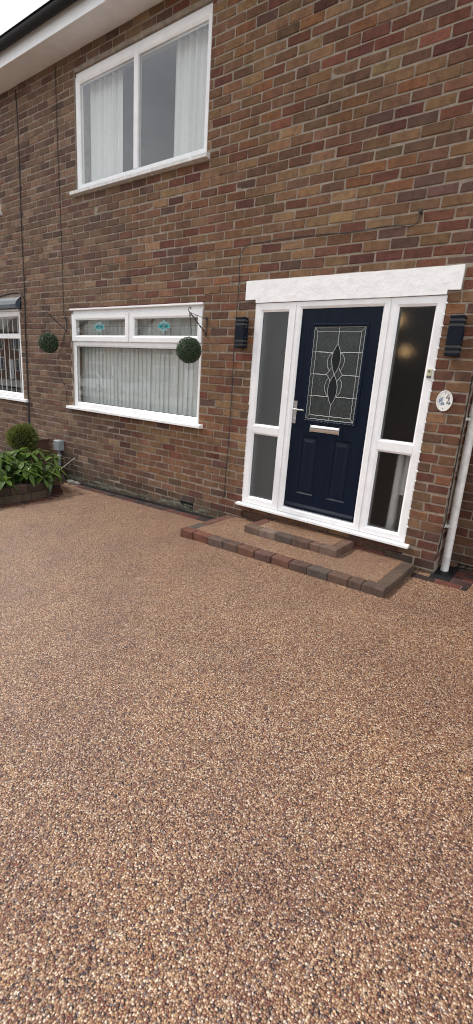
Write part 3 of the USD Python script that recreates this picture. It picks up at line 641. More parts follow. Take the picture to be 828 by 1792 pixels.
# ---- air brick
vt = part(house, 'air_vent', box(-0.940, -0.725, 0.004, 0.03, 0.006, 0.090), 'black_plastic', label='black slotted air vent low in the wall')
for i in range(9):
    x = -0.928 + i * 0.024; part(vt, 'slat', cbox(x, x + 0.012, -0.004, 0.004, 0.012, 0.084, 0.002), 'black_plastic')
part(vt, 'vent_rim', cat_([cbox(-0.944, -0.722, -0.006, 0.02, 0.084, 0.093, 0.002), cbox(-0.944, -0.722, -0.006, 0.02, 0.003, 0.012, 0.002)]), 'black_plastic')

# ---- downpipe
px_, py_ = 2.136, 0.17
dp = part(house, 'downpipe', tube([(px_ + 0.010, py_, 0.062), (px_ + 0.004, py_, 0.5), (px_ - 0.004, py_, 1.4), (px_ - 0.006, py_, 3.0), (px_ - 0.006, py_, 5.1)], 0.034, 20), 'white_plastic_old', 40, label='weathered white plastic downpipe by the recess')
for z in (0.475, 1.385, 3.2):
    x = px_ + 0.002
    part(dp, 'pipe_clip', cat_([tube([(x, py_, z - 0.013), (x, py_, z + 0.013)], 0.0385, 20), cbox(XC - 0.001, x - 0.02, py_ - 0.065, py_ - 0.03, z - 0.010, z + 0.010, 0.003), cbox(XC - 0.001, XC + 0.006, py_ - 0.075, py_ + 0.05, z - 0.014, z + 0.014, 0.002)]), 'white_plastic_old', 30)
part(dp, 'pipe_socket', tube([(px_ - 0.003, py_, 1.41), (px_ - 0.003, py_, 1.50)], 0.040, 20), 'white_plastic_old', 40)

# ------------------------------------------------------------------ blinds (hanging behind the glass)
def slat(cx, cy, w, ang, z0, z1, bow=0.006):
    n = 4; t = np.linspace(-0.5, 0.5, n); d = np.array([math.cos(ang), math.sin(ang)]); nn = np.array([-d[1], d[0]]); V = []
    for z in (z0, z1):
        for a in t: p = np.array([cx, cy]) + d * a * w + nn * bow * (1 - 4 * a * a); V.append((p[0], p[1], z))
    V = np.array(V); F = []
    for i in range(n - 1): F += [(i, i + 1, n + i + 1), (i, n + i + 1, n + i)]
    V2 = V + np.r_[nn * 0.0008, 0]; F2 = [(a + 2 * n, c + 2 * n, b + 2 * n) for a, b, c in F]
    return trimesh.Trimesh(np.vstack([V, V2]), np.array(F + F2), process=False)
bl = thing('vertical_blind', 'closed pale grey vertical blind behind the wide front window', 'blind', (-1.9, 0.16, 1.06), group=None)
part(bl, 'headrail', cbox(-3.12, -0.69, 0.14, 0.18, 2.27, 2.31, 0.004), 'white_upvc')
x = -3.09
while x < -0.70:
    part(bl, 'slat', slat(x, 0.16 + rng.normal(0, 0.002), 0.098, -0.085 + rng.normal(0, 0.012), 1.07, 2.27, 0.007), 'blind_fabric', 60); x += 0.0805
bl2 = thing('vertical_blind', 'open white vertical blind behind the left window at the edge', 'blind', (-5.7, 0.16, 1.06))
part(bl2, 'headrail', cbox(-6.95, -4.47, 0.14, 0.18, 2.27, 2.31, 0.004), 'white_upvc')
x = -4.80
while x > -6.9:
    part(bl2, 'slat', slat(x, 0.16, 0.127, math.pi - 0.385 + rng.normal(0, 0.03), 1.07, 2.27), 'blind_white', 60); x -= 0.157

def curtain(x0, x1, z0, z1, y, label):
    n = 120; t = np.linspace(0, 1, n); xs_ = x0 + (x1 - x0) * t; yy = y + 0.022 * np.sin(t * (x1 - x0) * 75) + 0.012 * np.sin(t * 31 + 1)
    V = np.vstack([np.c_[xs_, yy, np.full(n, z0)], np.c_[xs_, yy, np.full(n, z1)]]); F = [q for i in range(n - 1) for q in ((i, i + 1, n + i + 1), (i, n + i + 1, n + i))]
    single('net_curtain', trimesh.Trimesh(V, np.array(F), process=False), 'blind_white', label, 'curtain', smooth=True)
curtain(-2.90, -2.25, 3.80, 4.90, 0.20, 'pale gathered curtain at the left of the upper window'); curtain(-1.42, -0.78, 3.80, 4.90, 0.20, 'pale gathered curtain at the right of the upper window')
# ------------------------------------------------------------------ entrance steps
KC = np.array([(0.135, 0.068, 0.050), (0.150, 0.078, 0.056), (0.115, 0.075, 0.058), (0.095, 0.075, 0.064), (0.105, 0.064, 0.052), (0.140, 0.092, 0.068), (0.082, 0.072, 0.066)])
def kcol(): return KC[rng.integers(len(KC))] * np.exp(rng.normal(0, 0.13)) * np.exp(rng.normal(0, 0.03, 3))
def kerb(parent, x0, x1, y0, y1, top, bot, c=0.007, col=None):
    m = cbox(x0, x1, y0, y1, 0, 1, 0.0, 0.0) if False else cbox(x0, x1, y0, y1, bot, top, c, 0.0016)
    part(parent, 'brick', m, 'kerb_clay', tint=kcol() if col is None else col)
def fill(parent, x0, x1, y0, y1, f, d):
    V = np.array([(x, y, f(x) - d) for y in (y0, y1) for x in (x0, x1)] + [(x, y, -0.06) for y in (y0, y1) for x in (x0, x1)])
    F = np.array([(0, 1, 3), (0, 3, 2), (4, 5, 1), (4, 1, 0), (6, 2, 3), (6, 3, 7), (4, 0, 2), (4, 2, 6), (5, 7, 3), (5, 3, 1)])
    part(parent, 'resin_top', trimesh.Trimesh(V, F, process=False), 'resin_stone')
st = thing('entrance_step', 'wide low lower step with brick edging and gravel top below the front door', 'step', (0.87, -0.39, 0.02))
bx = [-0.186, -0.011, 0.188, 0.369, 0.547, 0.736, 0.919, 1.106, 1.280, 1.470, 1.648, 1.762, 1.940]
KF = [(.165, .068, .046), (.160, .066, .046), (.140, .095, .078), (.122, .078, .060), (.160, .076, .052), (.142, .080, .064), (.160, .076, .054), (.120, .072, .056), (.098, .076, .064), (.130, .078, .056), (.120, .076, .058), (.110, .074, .056)]
for a, b, kc_ in zip(bx[:-1], bx[1:], KF): kerb(st, a + 0.002, b - 0.002, -0.782 + rng.normal(0, 0.002), -0.674, low_top((a + b) / 2) + rng.normal(0, 0.0012), gz((a + b) / 2) - 0.05, col=np.array(kc_) * 0.88 * np.exp(rng.normal(0, 0.06)))
for xa, xb in ((-0.186, -0.080), (1.834, 1.940)):
    ys = [-0.672, -0.475, -0.270, -0.065, -0.002] if xa < 0 else [-0.672, -0.470, -0.265, -0.03]
    for y0, y1 in zip(ys[:-1], ys[1:]): kerb(st, xa, xb, y0 + 0.002, y1 - 0.002, low_top(xa) + rng.normal(0, 0.001), gz(xa) - 0.05, col=np.array((.112, .078, .058) if xa > 0 else ((.092, .078, .066) if y0 < -0.6 else (.135, .066, .05))) * np.exp(rng.normal(0, 0.07)))
fill(st, -0.081, 1.835, -0.676, 0.034, low_top, 0.004)
st2 = thing('entrance_step', 'small upper step with brick edging under the navy front door', 'step', (0.84, -0.19, 0.09))
bx = [0.330, 0.509, 0.702, 0.892, 1.073, 1.183, 1.355]
KU = [(0.14, 0.092, 0.070), (0.19, 0.138, 0.112), (0.100, 0.074, 0.062), (0.110, 0.066, 0.050), (0.155, 0.092, 0.070), (0.175, 0.112, 0.086)]
for i, (a, b) in enumerate(zip(bx[:-1], bx[1:])): kerb(st2, a + 0.002, b - 0.002, -0.386 + rng.normal(0, 0.002), -0.280, up_top((a + b) / 2) + rng.normal(0, 0.0012), low_top((a + b) / 2) - 0.02, col=np.array(KU[i]) * 0.92)
for xa, xb in ((0.330, 0.434), (1.251, 1.355)):
    for y0, y1 in ((-0.278, -0.075), (-0.073, 0.018)): kerb(st2, xa, xb, y0 + 0.002, y1 - 0.002, up_top(xa), low_top(xa) - 0.02, col=np.array((0.13, 0.055, 0.04)) if xa < 1 else np.array((0.13, 0.075, 0.055)))
fill(st2, 0.433, 1.252, -0.282, 0.034, up_top, 0.004)

# ------------------------------------------------------------------ paver edging, drains
PV = np.array([(0.085, 0.030, 0.024), (0.060, 0.028, 0.026), (0.040, 0.026, 0.027), (0.105, 0.036, 0.026), (0.050, 0.030, 0.026)])
def paver(parent, m): part(parent, 'paver', m, 'kerb_clay', tint=PV[rng.integers(len(PV))] * np.exp(rng.normal(0, 0.15)))
pe = thing('paver_edging', 'strip of dark red block pavers along the foot of the wall', 'paving', (-1.5, -0.15, -0.04), kind='structure')
x = -0.192
while x > -2.80:
    zt = gz(x - 0.05) + 0.005; paver(pe, cbox(x - 0.098, x, -0.205, -0.093, zt - 0.06, zt + rng.normal(0, 0.001), 0.004, 0.001)); x -= 0.102
def ring(path, w0, w1, zt, h, L, gap=0.004):
    """oriented blocks along an (x, y) path, between the offsets w0 and w1 to its left"""
    path = np.asarray(path, float); d = np.r_[0, np.cumsum(np.linalg.norm(np.diff(path, axis=0), axis=1))]; out = []; s = 0
    while s + L * 0.5 < d[-1]:
        e = min(s + L, d[-1]); q = np.array([[np.interp(t, d, path[:, i]) for i in (0, 1)] for t in (s + gap / 2, e - gap / 2)])
        c = q.mean(0); t = q[1] - q[0]; ln = np.linalg.norm(t); t /= ln; n = np.array([-t[1], t[0]])
        m = cbox(-ln / 2, ln / 2, w0, w1, -h, 0, 0.006, 0.0015); v = np.asarray(m.vertices)
        z = zt(c[0]) if callable(zt) else zt
        out.append(trimesh.Trimesh(np.c_[c[0] + v[:, [0]] * t[0] + v[:, [1]] * n[0], c[1] + v[:, [0]] * t[1] + v[:, [1]] * n[1], v[:, 2] + z], m.faces, process=False)); s = e
    return out
bed_path = [(-2.50, -2.6), (-2.50, -1.0), (-2.51, -0.88), (-2.55, -0.77), (-2.62, -0.69), (-2.74, -0.62), (-2.95, -0.52), (-3.15, -0.40), (-3.28, -0.26), (-3.33, -0.02)]
pb = thing('paver_border', 'dark brown paver border curving round the raised brick bed', 'paving', (-2.45, -1.0, -0.06), kind='structure')
for m in ring(bed_path[:-2], -0.142, -0.004, lambda x: gz(x) + 0.006, 0.06, 0.105): paver(pb, m)
dc = thing('drain_channel', 'black plastic channel drain between the wall and the paver strip', 'drain', (-1.5, -0.045, -0.04))
xs = np.linspace(-2.95, -0.2, 12)
part(dc, 'trough', cat_([cbox(a, b - 0.002, -0.090, -0.078, gz(a) - 0.06, gz(a) + 0.008, 0.002) for a, b in zip(xs[:-1], xs[1:])] + [cbox(a, b - 0.002, -0.012, -0.001, gz(a) - 0.06, gz(a) + 0.010, 0.002) for a, b in zip(xs[:-1], xs[1:])]), 'black_plastic')
part(dc, 'grating', cat_([cbox(x, x + 0.012, -0.079, -0.011, gz(x) - 0.004, gz(x) + 0.003, 0.001) for x in np.arange(-2.95, -0.2, 0.02)]), 'black_plastic')

pr_ = thing('paver_edging', 'patch of dark red block pavers beside the downpipe gully', 'paving', (2.2, -0.1, 0.06), kind='structure')
x = 1.955
while x < 2.40:
    w = min(0.2, 2.405 - x); zt = gz(x) + 0.006; paver(pr_, cbox(x, x + w - 0.003, -0.188, -0.086, zt - 0.06, zt + rng.normal(0, 0.001), 0.004, 0.001)); x += w
for y0, y1 in ((-0.084, 0.018), (0.020, 0.122), (0.124, 0.226), (0.228, 0.300)):
    for x0, x1 in ((2.245, 2.325), (2.327, 2.406)):
        zt = gz(x0) + 0.006; paver(pr_, cbox(x0, x1, y0, y1, zt - 0.06, zt + rng.normal(0, 0.001), 0.004, 0.001))
zg = gz(2.15)
gu = thing('drain_gully', 'black square drain gully under the white downpipe', 'drain', (2.16, 0.12, 0.06))
part(gu, 'surround', cat_([cbox(2.085, 2.242, -0.083, -0.01, zg - 0.03, zg + 0.010, 0.004), cbox(2.092, 2.242, 0.24, 0.31, zg - 0.03, zg + 0.012, 0.004), cbox(2.205, 2.242, -0.01, 0.24, zg - 0.03, zg + 0.011, 0.004), cbox(2.092, 2.108, -0.01, 0.24, zg - 0.03, zg + 0.011, 0.003)]), 'black_plastic')
part(gu, 'cover', cbox(2.107, 2.206, -0.012, 0.242, zg - 0.03, zg + 0.004, 0.002), 'black_plastic')
dg = thing('drain_channel', 'black grated channel drain at the foot of the recessed wall', 'drain', (2.8, 0.38, 0.07))
part(dg, 'trough', cat_([cbox(2.20, 4.0, 0.318, 0.330, 0.03, gz(2.3) + 0.012, 0.002), cbox(2.20, 4.0, 0.425, 0.437, 0.03, gz(2.3) + 0.012, 0.002), box(2.20, 4.0, 0.328, 0.427, 0.02, 0.04)]), 'black_plastic')
for i in range(34):
    x = 2.21 + i * 0.032; part(dg, 'bar', cbox(x, x + 0.014, 0.329, 0.426, gz(2.3) - 0.006, gz(2.3) + 0.006, 0.003), 'dark_grey_plastic' if i % 2 else 'black_plastic')

# ------------------------------------------------------------------ things on the wall
def wall_light(loc):
    t = thing('wall_light', '', 'lamp', loc)
    X, Z = loc[0], loc[2]
    def bx(n, w, y0, y1, a, b, m, c=0.004): return part(t, n, cbox(X - w, X + w, y0, y1, Z + a, Z + b, c), m)
    bx('body', 0.0525, -0.090, -0.010, 0.078, 0.218, 'anthracite'); bx('back_plate', 0.045, -0.011, -0.0005, 0.02, 0.275, 'anthracite', 0.002)
    bx('ring', 0.0525, -0.090, -0.010, 0.235, 0.255, 'anthracite', 0.003); bx('ring', 0.0525, -0.090, -0.010, 0.040, 0.061, 'anthracite', 0.003)
    bx('end_cap', 0.0525, -0.090, -0.010, 0.270, 0.293, 'anthracite'); bx('end_cap', 0.0525, -0.090, -0.010, 0.0, 0.025, 'anthracite')
    for a, b in ((0.216, 0.237), (0.253, 0.272), (0.059, 0.080), (0.023, 0.042)): bx('diffuser', 0.049, -0.086, -0.012, a, b, 'acrylic', 0.002)
    part(t, 'screw', cat_([lump((X + 0.0535, -0.05, Z + z), (0.002, 0.004, 0.004), 3, 1) for z in (0.10, 0.20)]), 'chrome')
    return t
wl = wall_light((-0.122, 0, 1.878)); stage.GetPrimAtPath(wl).SetCustomDataByKey('label', 'dark grey up and down wall light left of the entrance, beside the small window')
copy(wl, (1.932, 0, 1.852), 'dark grey up and down wall light right of the entrance above the number plaque')

pq = thing('house_number_plaque', 'oval white china house number plaque reading 44 with blue flowers', 'sign', (1.930, 0, 1.515))
def oval(rx, rz, y0, y1, cx=1.930, cz=1.515, n=48):
    t = np.linspace(0, 2 * np.pi, n, endpoint=False); return prism(Polygon([(cx + rx * math.cos(a), cz + rz * math.sin(a)) for a in t]), y0, y1)
part(pq, 'plate', oval(0.060, 0.080, -0.016, -0.002), 'china', 40)
t_ = np.linspace(0, 2 * np.pi, 61); part(pq, 'rim', tube([(1.930 + 0.058 * math.cos(a), -0.0155, 1.515 + 0.078 * math.sin(a)) for a in t_], 0.0035, 8), 'china', 50)
part(pq, 'rim_line', tube([(1.930 + 0.053 * math.cos(a), -0.0160, 1.515 + 0.073 * math.sin(a)) for a in t_], 0.0008, 6), 'china_grey')
for x, z in ((1.935, 1.528), (1.944, 1.488)):
    tm = meshkit.text_mesh('4', 0.042, 0.001, False); v = np.asarray(tm.vertices); part(pq, 'digit', trimesh.Trimesh(np.c_[v[:, 0] + x, -0.0161 - v[:, 2], v[:, 1] + z], tm.faces[:, ::1], process=False), 'digit_black')
fl = np.random.default_rng(9)
pb_, pg_ = [], []
for cx, cz, r in ((1.902, 1.522, 0.014), (1.920, 1.493, 0.013), (1.894, 1.506, 0.008), (1.912, 1.538, 0.007)):
    for i in range(7):
        a = i * 0.9 + fl.uniform(0, 0.4); pb_.append(oval(r * 0.42, r * 0.30, -0.0168, -0.0158, cx + 0.6 * r * math.cos(a), cz + 0.6 * r * math.sin(a), 10))
for i in range(26):
    cx, cz = 1.906 + fl.normal(0, 0.013), 1.508 + fl.normal(0, 0.022); pg_.append(oval(0.0025, 0.0012 + 0.002 * fl.random(), -0.0165, -0.0158, cx, cz, 8))
part(pq, 'painted_flower', cat_(pb_), 'petal_blue'); part(pq, 'painted_leaf', cat_(pg_), 'petal_green')
part(pq, 'screw', oval(0.0035, 0.0035, -0.019, -0.0155, 1.931, 1.577, 12), 'dark_lead'); part(pq, 'screw', oval(0.0035, 0.0035, -0.019, -0.0155, 1.928, 1.455, 12), 'dark_lead')

db = thing('doorbell', 'small cream doorbell button on the white frame right of the door', 'doorbell', (1.776, 0, 1.725))
part(db, 'case', cbox(1.757, 1.795, -0.020, 0.0, 1.700, 1.755, 0.004), 'cream_plastic'); part(db, 'button', oval(0.0085, 0.0085, -0.024, -0.019, 1.776, 1.735, 16), 'dark_grey_plastic')
part(db, 'lower_cover', cbox(1.7585, 1.7935, -0.019, -0.001, 1.684, 1.701, 0.003), 'dark_grey_plastic')

def bracket(loc):
    X, _, Z = loc; t = thing('hanging_bracket', '', 'bracket', loc)
    part(t, 'wall_bar', cat_([cbox(X - 0.008, X + 0.008, -0.008, -0.001, Z - 0.095, Z + 0.095, 0.002)] + [tube([(X, -0.012 - 0.016 * (1 - s / 22 * 0.55) * math.sin(s * 0.32), Z + sg * (0.082 + 0.016 * (1 - s / 22 * 0.55) * math.cos(s * 0.32) - 0.0)) for s in range(22)], 0.0042, 6) for sg in (1, -1)]), 'black_iron', 40)
    tip = np.array([X, -0.27, Z + 0.105]); bot = np.array([X, -0.010, Z - 0.075])
    s = np.linspace(0, 1, 30); line = bot + (tip - bot) * s[:, None]
    part(t, 'arm', tube(line, 0.006 + 0.0016 * np.sin(s * 40) * (s < 0.75), 6), 'black_iron', 40)
    part(t, 'top_rod', tube([(X, -0.006, Z + 0.070), (X, -0.12, Z + 0.088), (X, -0.255, Z + 0.103)], 0.003, 6), 'black_iron', 40)
    a = np.linspace(0, 4.6, 22)
    hk = [(X, tip[1] - 0.004 - 0.024 * math.sin(q) * (1 - 0.1 * q) , tip[2] + 0.030 - 0.028 * math.cos(q) * (1 - 0.1 * q)) for q in a]
    hk2 = [(X, tip[1] + 0.002 - 0.018 * math.sin(q) * (1 - 0.1 * q), tip[2] - 0.020 + 0.020 * math.cos(q) * (1 - 0.1 * q)) for q in a]
    part(t, 'scroll', cat_([tube(hk, 0.0045, 6), tube(hk2, 0.004, 6)]), 'black_iron', 40)
    return t
br = bracket((-0.634, 0, 2.092)); stage.GetPrimAtPath(br).SetCustomDataByKey('label', 'black wrought iron hanging bracket at the right side of the front window')
copy(br, (-3.220, 0, 2.135), 'black wrought iron hanging bracket at the left side of the front window')

def ball(loc, R=0.132):
    X, Y_, Z = loc; t = thing('topiary_ball', '', 'topiary', loc); r2 = np.random.default_rng(5)
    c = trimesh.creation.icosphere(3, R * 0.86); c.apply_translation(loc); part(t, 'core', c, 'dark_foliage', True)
    n = 2600; d = r2.normal(size=(n, 3)); d /= np.linalg.norm(d, axis=1, keepdims=True)
    p = d * (R * (0.89 + 0.12 * r2.random((n, 1)))); a = r2.normal(size=(n, 3)); a -= d * (a * d).sum(1, keepdims=True) * 0.55; a /= np.linalg.norm(a, axis=1, keepdims=True)
    b = np.cross(a, d + 0.7 * r2.normal(size=(n, 3))); b /= np.linalg.norm(b, axis=1, keepdims=True)
    L, Wd = r2.uniform(0.014, 0.023, (n, 1)), r2.uniform(0.008, 0.011, (n, 1))
    V = np.stack([p - a * L / 2, p + b * Wd / 2 + d * 0.002, p + a * L / 2, p - b * Wd / 2 + d * 0.002], 1).reshape(-1, 3) + loc
    i = np.arange(n)[:, None] * 4; F = np.vstack([i + [0, 1, 2], i + [0, 2, 3]])
    part(t, 'foliage', trimesh.Trimesh(V, F, process=False), 'boxwood_leaf', kind='stuff')
    top = np.array(loc) + [0, 0, R * 0.9]; hook = np.array(loc) + [0, 0.0, R + 0.225]
    part(t, 'hanging_wire', cat_([tube([top + [sx * 0.045, 0, -0.012], hook], 0.0014, 5) for sx in (-1, 1)] + [tube([top + [0, 0.04, -0.01], hook], 0.0014, 5)]), 'black_iron')
    return t
tb = ball((-0.640, -0.262, 1.828)); stage.GetPrimAtPath(tb).SetCustomDataByKey('label', 'round green topiary ball hanging at the right of the front window')
copy(tb, (-3.245, -0.270, 1.872), 'round green topiary ball hanging left of the front window against the brick')

# cables
def cable(pts, r, label, off=-0.006, n=70, smooth=True):
    P = [(x, off, z) for x, z in pts]; q = spline(P, n) if smooth else np.array(P)
    q[:, 1] = off + 0.0
    single('wall_cable', tube(q, r, 6), 'black_cable', label, 'cable', smooth=50)
cable([(1.502, 2.905), (1.497, 2.86), (1.485, 2.835), (1.35, 2.829), (1.063, 2.832), (0.636, 2.845), (0.154, 2.850), (-0.08, 2.846), (-0.17, 2.832), (-0.222, 2.775), (-0.232, 2.60), (-0.233, 2.3), (-0.240, 1.9), (-0.232, 1.47), (-0.232, 1.107), (-0.240, 0.73), (-0.248, 0.40), (-0.262, 0.26), (-0.285, 0.22)], 0.0034,
      'thin black cable over the lintel and down beside the left wall light', n=130)
single('cable_clip', cat_([lump((1.504, -0.010, 2.908), (0.016, 0.014, 0.016), 4, 1)]), 'black_cable', 'small black cable end knob above the lintel', 'cable clip')
cable([(-4.230, 5.1), (-4.238, 3.838), (-4.254, 3.297), (-4.260, 2.689), (-4.276, 2.335), (-4.288, 1.886), (-4.290, 1.464), (-4.296, 1.028), (-4.31, 0.62), (-4.31, 0.2)], 0.0065, 'black cable straight down the wall beside the left window')
cable([(-5.9, 2.56), (-4.997, 2.575), (-4.782, 2.597), (-4.559, 2.609), (-4.38, 2.595), (-4.30, 2.545), (-4.272, 2.44), (-4.278, 2.2), (-4.300, 1.7), (-4.306, 1.2), (-4.322, 0.7), (-4.325, 0.2)], 0.010, 'thick black cable looping over the dark canopy at left')
cable([(-3.290, 5.1), (-3.284, 3.701), (-3.275, 3.198), (-3.272, 2.78), (-3.270, 2.347), (-3.259, 2.21)], 0.0038, 'thin black cable hanging down to the left bracket')
cable([(-3.25, 2.06), (-3.30, 1.95), (-3.369, 1.84), (-3.431, 1.718), (-3.459, 1.595), (-3.432, 1.481), (-3.355, 1.376), (-3.278, 1.280), (-3.262, 1.17), (-3.258, 1.06)], 0.0032, 'thin loose black wire curving below the left hanging ball')
single('wall_cable', tube(spline([(XC + 0.006, 0.03, 4.9), (XC + 0.006, 0.03, 1.68), (XC + 0.007, 0.035, 1.3), (XC + 0.007, 0.045, 0.81), (XC + 0.008, 0.05, 0.44), (XC + 0.006, 0.04, 0.31), (XC + 0.003, 0.0, 0.235), (XC - 0.02, -0.008, 0.205)], 60), 0.0042, 6), 'black_cable', 'thin black cable down the right corner beside the downpipe', 'cable', smooth=50)

mb = thing('meter_box', 'small grey electrical box with conduit on the wall beside the raised bed', 'electrical box', (-3.46, 0, 0.43))
part(mb, 'box', cbox(-3.515, -3.365, -0.085, -0.001, 0.355, 0.505, 0.008), 'grey_box'); part(mb, 'lid', cbox(-3.510, -3.370, -0.094, -0.0855, 0.360, 0.500, 0.006), 'grey_box')
part(mb, 'conduit', tube([(-3.462, -0.03, 0.357), (-3.462, -0.03, 0.03)], 0.020, 12), 'grey_box', 40); part(mb, 'conduit_clip', cat_([cbox(-3.487, -3.437, -0.053, -0.001, 0.255, 0.280, 0.003)]), 'white_plastic_old')
part(mb, 'cable_tail', tube(spline([(-3.40, -0.02, 0.357), (-3.395, -0.012, 0.30), (-3.43, -0.012, 0.24), (-3.40, -0.012, 0.17)], 20), 0.005, 6), 'black_cable')
single('white_cable', tube(spline([(-3.34, -0.235, 0.02), (-3.285, -0.20, 0.06), (-3.226, -0.10, 0.15), (-3.14, -0.05, 0.235), (-3.075, -0.02, 0.288)], 24), 0.005, 8), 'white_plastic_old', 'white stiff cable rising from the raised bed to the wall', 'cable', smooth=50)
for i, (x, y, s) in enumerate(((-3.02, -0.12, 0.075), (-2.92, -0.10, 0.06), (-3.12, -0.10, 0.055))):
    single('rubble_stone', lump((x, y, gz(x) + s * 0.3), (s, s * 0.55, s * 0.5), 30 + i), 'rubble', ['largest grey rubble stone at the wall foot by the raised bed', 'rightmost grey rubble stone at the wall foot, nearest the pavers', 'small grey rubble stone nearest the grey conduit'][i], 'stone', smooth=30)

# ------------------------------------------------------------------ raised bed and plants
bed = thing('raised_bed', 'low curved brick planter wall at the left edge of the driveway', 'planter', (-2.9, -1.2, -0.08))
for i, m in enumerate(ring(bed_path, 0.0, 0.10, lambda x: gz(x) + 0.098, 0.15, 0.222, 0.010)): part(bed, 'brick', m, 'kerb_clay', tint=np.array((0.092, 0.068, 0.046)) * np.exp(rng.normal(0, 0.15)))
for i, m in enumerate(ring(bed_path, -0.012, 0.115, lambda x: gz(x) + 0.205, 0.100, 0.215, 0.008)): part(bed, 'capping_brick', m, 'kerb_clay', tint=np.array((0.060, 0.038, 0.027)) * np.exp(rng.normal(0, 0.2)))
sp_ = [(-2.56, -2.6)] + [(x - 0.06, y + (0.0 if y < -0.9 else -0.03)) for x, y in bed_path[1:]] + [(-6.5, -0.02), (-6.5, -2.6)]
e_ = trimesh.creation.extrude_polygon(Polygon(sp_), 0.12, engine='earcut'); e_.apply_translation([0, 0, -0.02]); part(bed, 'soil', e_, 'soil')
part(bed, 'bed_mortar', cat_(ring(bed_path, 0.012, 0.095, lambda x: gz(x) + 0.17, 0.24, 0.06, 0.0)), 'old_mortar')

def leaf(base, d, up, L, W, droop=0.25, fold=0.12):
    """an elliptic leaf, folded along its midrib and drooping to the tip"""
    d = d / np.linalg.norm(d); s = np.cross(d, up); s /= np.linalg.norm(s) + 1e-9; n = np.cross(s, d); t = np.linspace(0, 1, 6)
    mid = base + np.outer(t * L, d) - np.outer(droop * L * t ** 2, [0, 0, 1.0]); w = W * np.array([0.10, 0.62, 0.98, 1.0, 0.70, 0.0]) / 2
    Lf, Rt = mid + s * w[:, None] + n * (fold * w[:, None]), mid - s * w[:, None] + n * (fold * w[:, None])
    V = np.vstack([mid, Lf[1:5], Rt[1:5]]); F = [(0, 1, 6), (0, 10, 1), (5, 9, 4), (5, 4, 13)]
    for i in range(3): F += [(1 + i, 2 + i, 7 + i), (1 + i, 7 + i, 6 + i), (1 + i, 10 + i, 11 + i), (1 + i, 11 + i, 2 + i)]
    return trimesh.Trimesh(V, np.array(F), process=False)
rh = thing('rhododendron', 'glossy green broad leaved shrub spilling over the raised brick bed', 'shrub', (-2.8, -1.2, 0.1))
r3 = np.random.default_rng(12); nl = 0; stems = []
heads = []
for i in range(44):
    y = r3.uniform(-1.85, -0.74); x = r3.uniform(-3.22, -2.54) + (0.0 if y < -0.95 else -0.14)
    z = 0.20 + 0.30 * math.exp(-((x + 2.98) / 0.33) ** 2) * r3.uniform(0.7, 1.05) + r3.uniform(-0.03, 0.04)
    heads.append((x, y, z))
heads[:7] = [(-2.68, -0.60, 0.30), (-2.82, -0.52, 0.38), (-2.98, -0.47, 0.40), (-2.60, -0.72, 0.24), (-3.05, -0.62, 0.46), (-2.74, -0.80, 0.36), (-2.52, -0.86, 0.21)]
for (x, y, z) in heads:
    root = np.array((x - 0.3 * (x + 2.95), y, 0.09)); top = np.array((x, y, z)); stems.append(tube(spline([root, (root + top) / 2 + [0.02, 0.01, 0], top], 8), np.linspace(0.008, 0.004, 8), 5))
    k = 7; a0 = r3.uniform(0, 6.28)
    for j in range(k):
        if nl >= 298: break
        a = a0 + j * 6.283 / k + r3.normal(0, 0.2); el = r3.uniform(-0.75, 0.40)
        d = np.array((math.cos(a) * math.cos(el), math.sin(a) * math.cos(el), math.sin(el)))
        part(rh, 'leaf', leaf(top - [0, 0, 0.012 * (j % 3)], d, np.array((0.1, 0.1, 1.0)), r3.uniform(0.13, 0.19), r3.uniform(0.046, 0.064), r3.uniform(0.15, 0.6)), 'rhodo_leaf', True); nl += 1
lw = [leaf(np.array((r3.uniform(-3.25, -2.62), r3.uniform(-2.0, -0.70), r3.uniform(0.14, 0.40))), np.array((r3.normal(), r3.normal(), r3.normal() * 0.4)), np.array((0.1, 0.1, 1.0)), r3.uniform(0.10, 0.16), 0.052, 0.5) for _ in range(650)]
part(rh, 'lower_leaves', cat_(lw), 'rhodo_low_leaf', kind='stuff'); part(rh, 'stems', cat_(stems), 'bark', True, kind='stuff')

cf = thing('conifer_ball', 'yellow green clipped conifer ball behind the broad leaved shrub', 'shrub', (-3.45, -0.60, 0.1))
cc = np.array((-3.45, -0.60, 0.548)); R = 0.197
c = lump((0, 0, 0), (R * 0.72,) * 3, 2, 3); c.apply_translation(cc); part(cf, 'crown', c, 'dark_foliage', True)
n = 3000; d = r3.normal(size=(n, 3)); d /= np.linalg.norm(d, axis=1, keepdims=True); d[:, 2] += 0.25; d /= np.linalg.norm(d, axis=1, keepdims=True)
p = cc + d * R * (0.60 + 0.28 * r3.random((n, 1))) * (0.9 + 0.28 * meshkit.fbm(d * 2.4, 2, 4))[:, None]
a = d + 0.45 * r3.normal(size=(n, 3)) + [0, 0, 0.30]; a /= np.linalg.norm(a, axis=1, keepdims=True); b = np.cross(a, r3.normal(size=(n, 3))); b /= np.linalg.norm(b, axis=1, keepdims=True)
L = r3.uniform(0.035, 0.085, (n, 1)); V = np.stack([p, p + a * L * 0.5 + b * 0.007, p + a * L, p + a * L * 0.5 - b * 0.007], 1).reshape(-1, 3)
i = np.arange(n)[:, None] * 4; part(cf, 'foliage', trimesh.Trimesh(V, np.vstack([i + [0, 1, 2], i + [0, 2, 3]]), process=False), 'conifer_leaf', kind='stuff')
part(cf, 'trunk', tube([(-3.45, -0.60, 0.08), (-3.44, -0.60, 0.25), (-3.45, -0.60, 0.45)], 0.018, 8), 'bark', True)
tr = thing('terracotta_trough', 'dark brown terracotta trough against the wall behind the conifer ball', 'plant pot', (-4.0, -0.18, 0.08))
TX0, TX1 = -4.28, -3.70
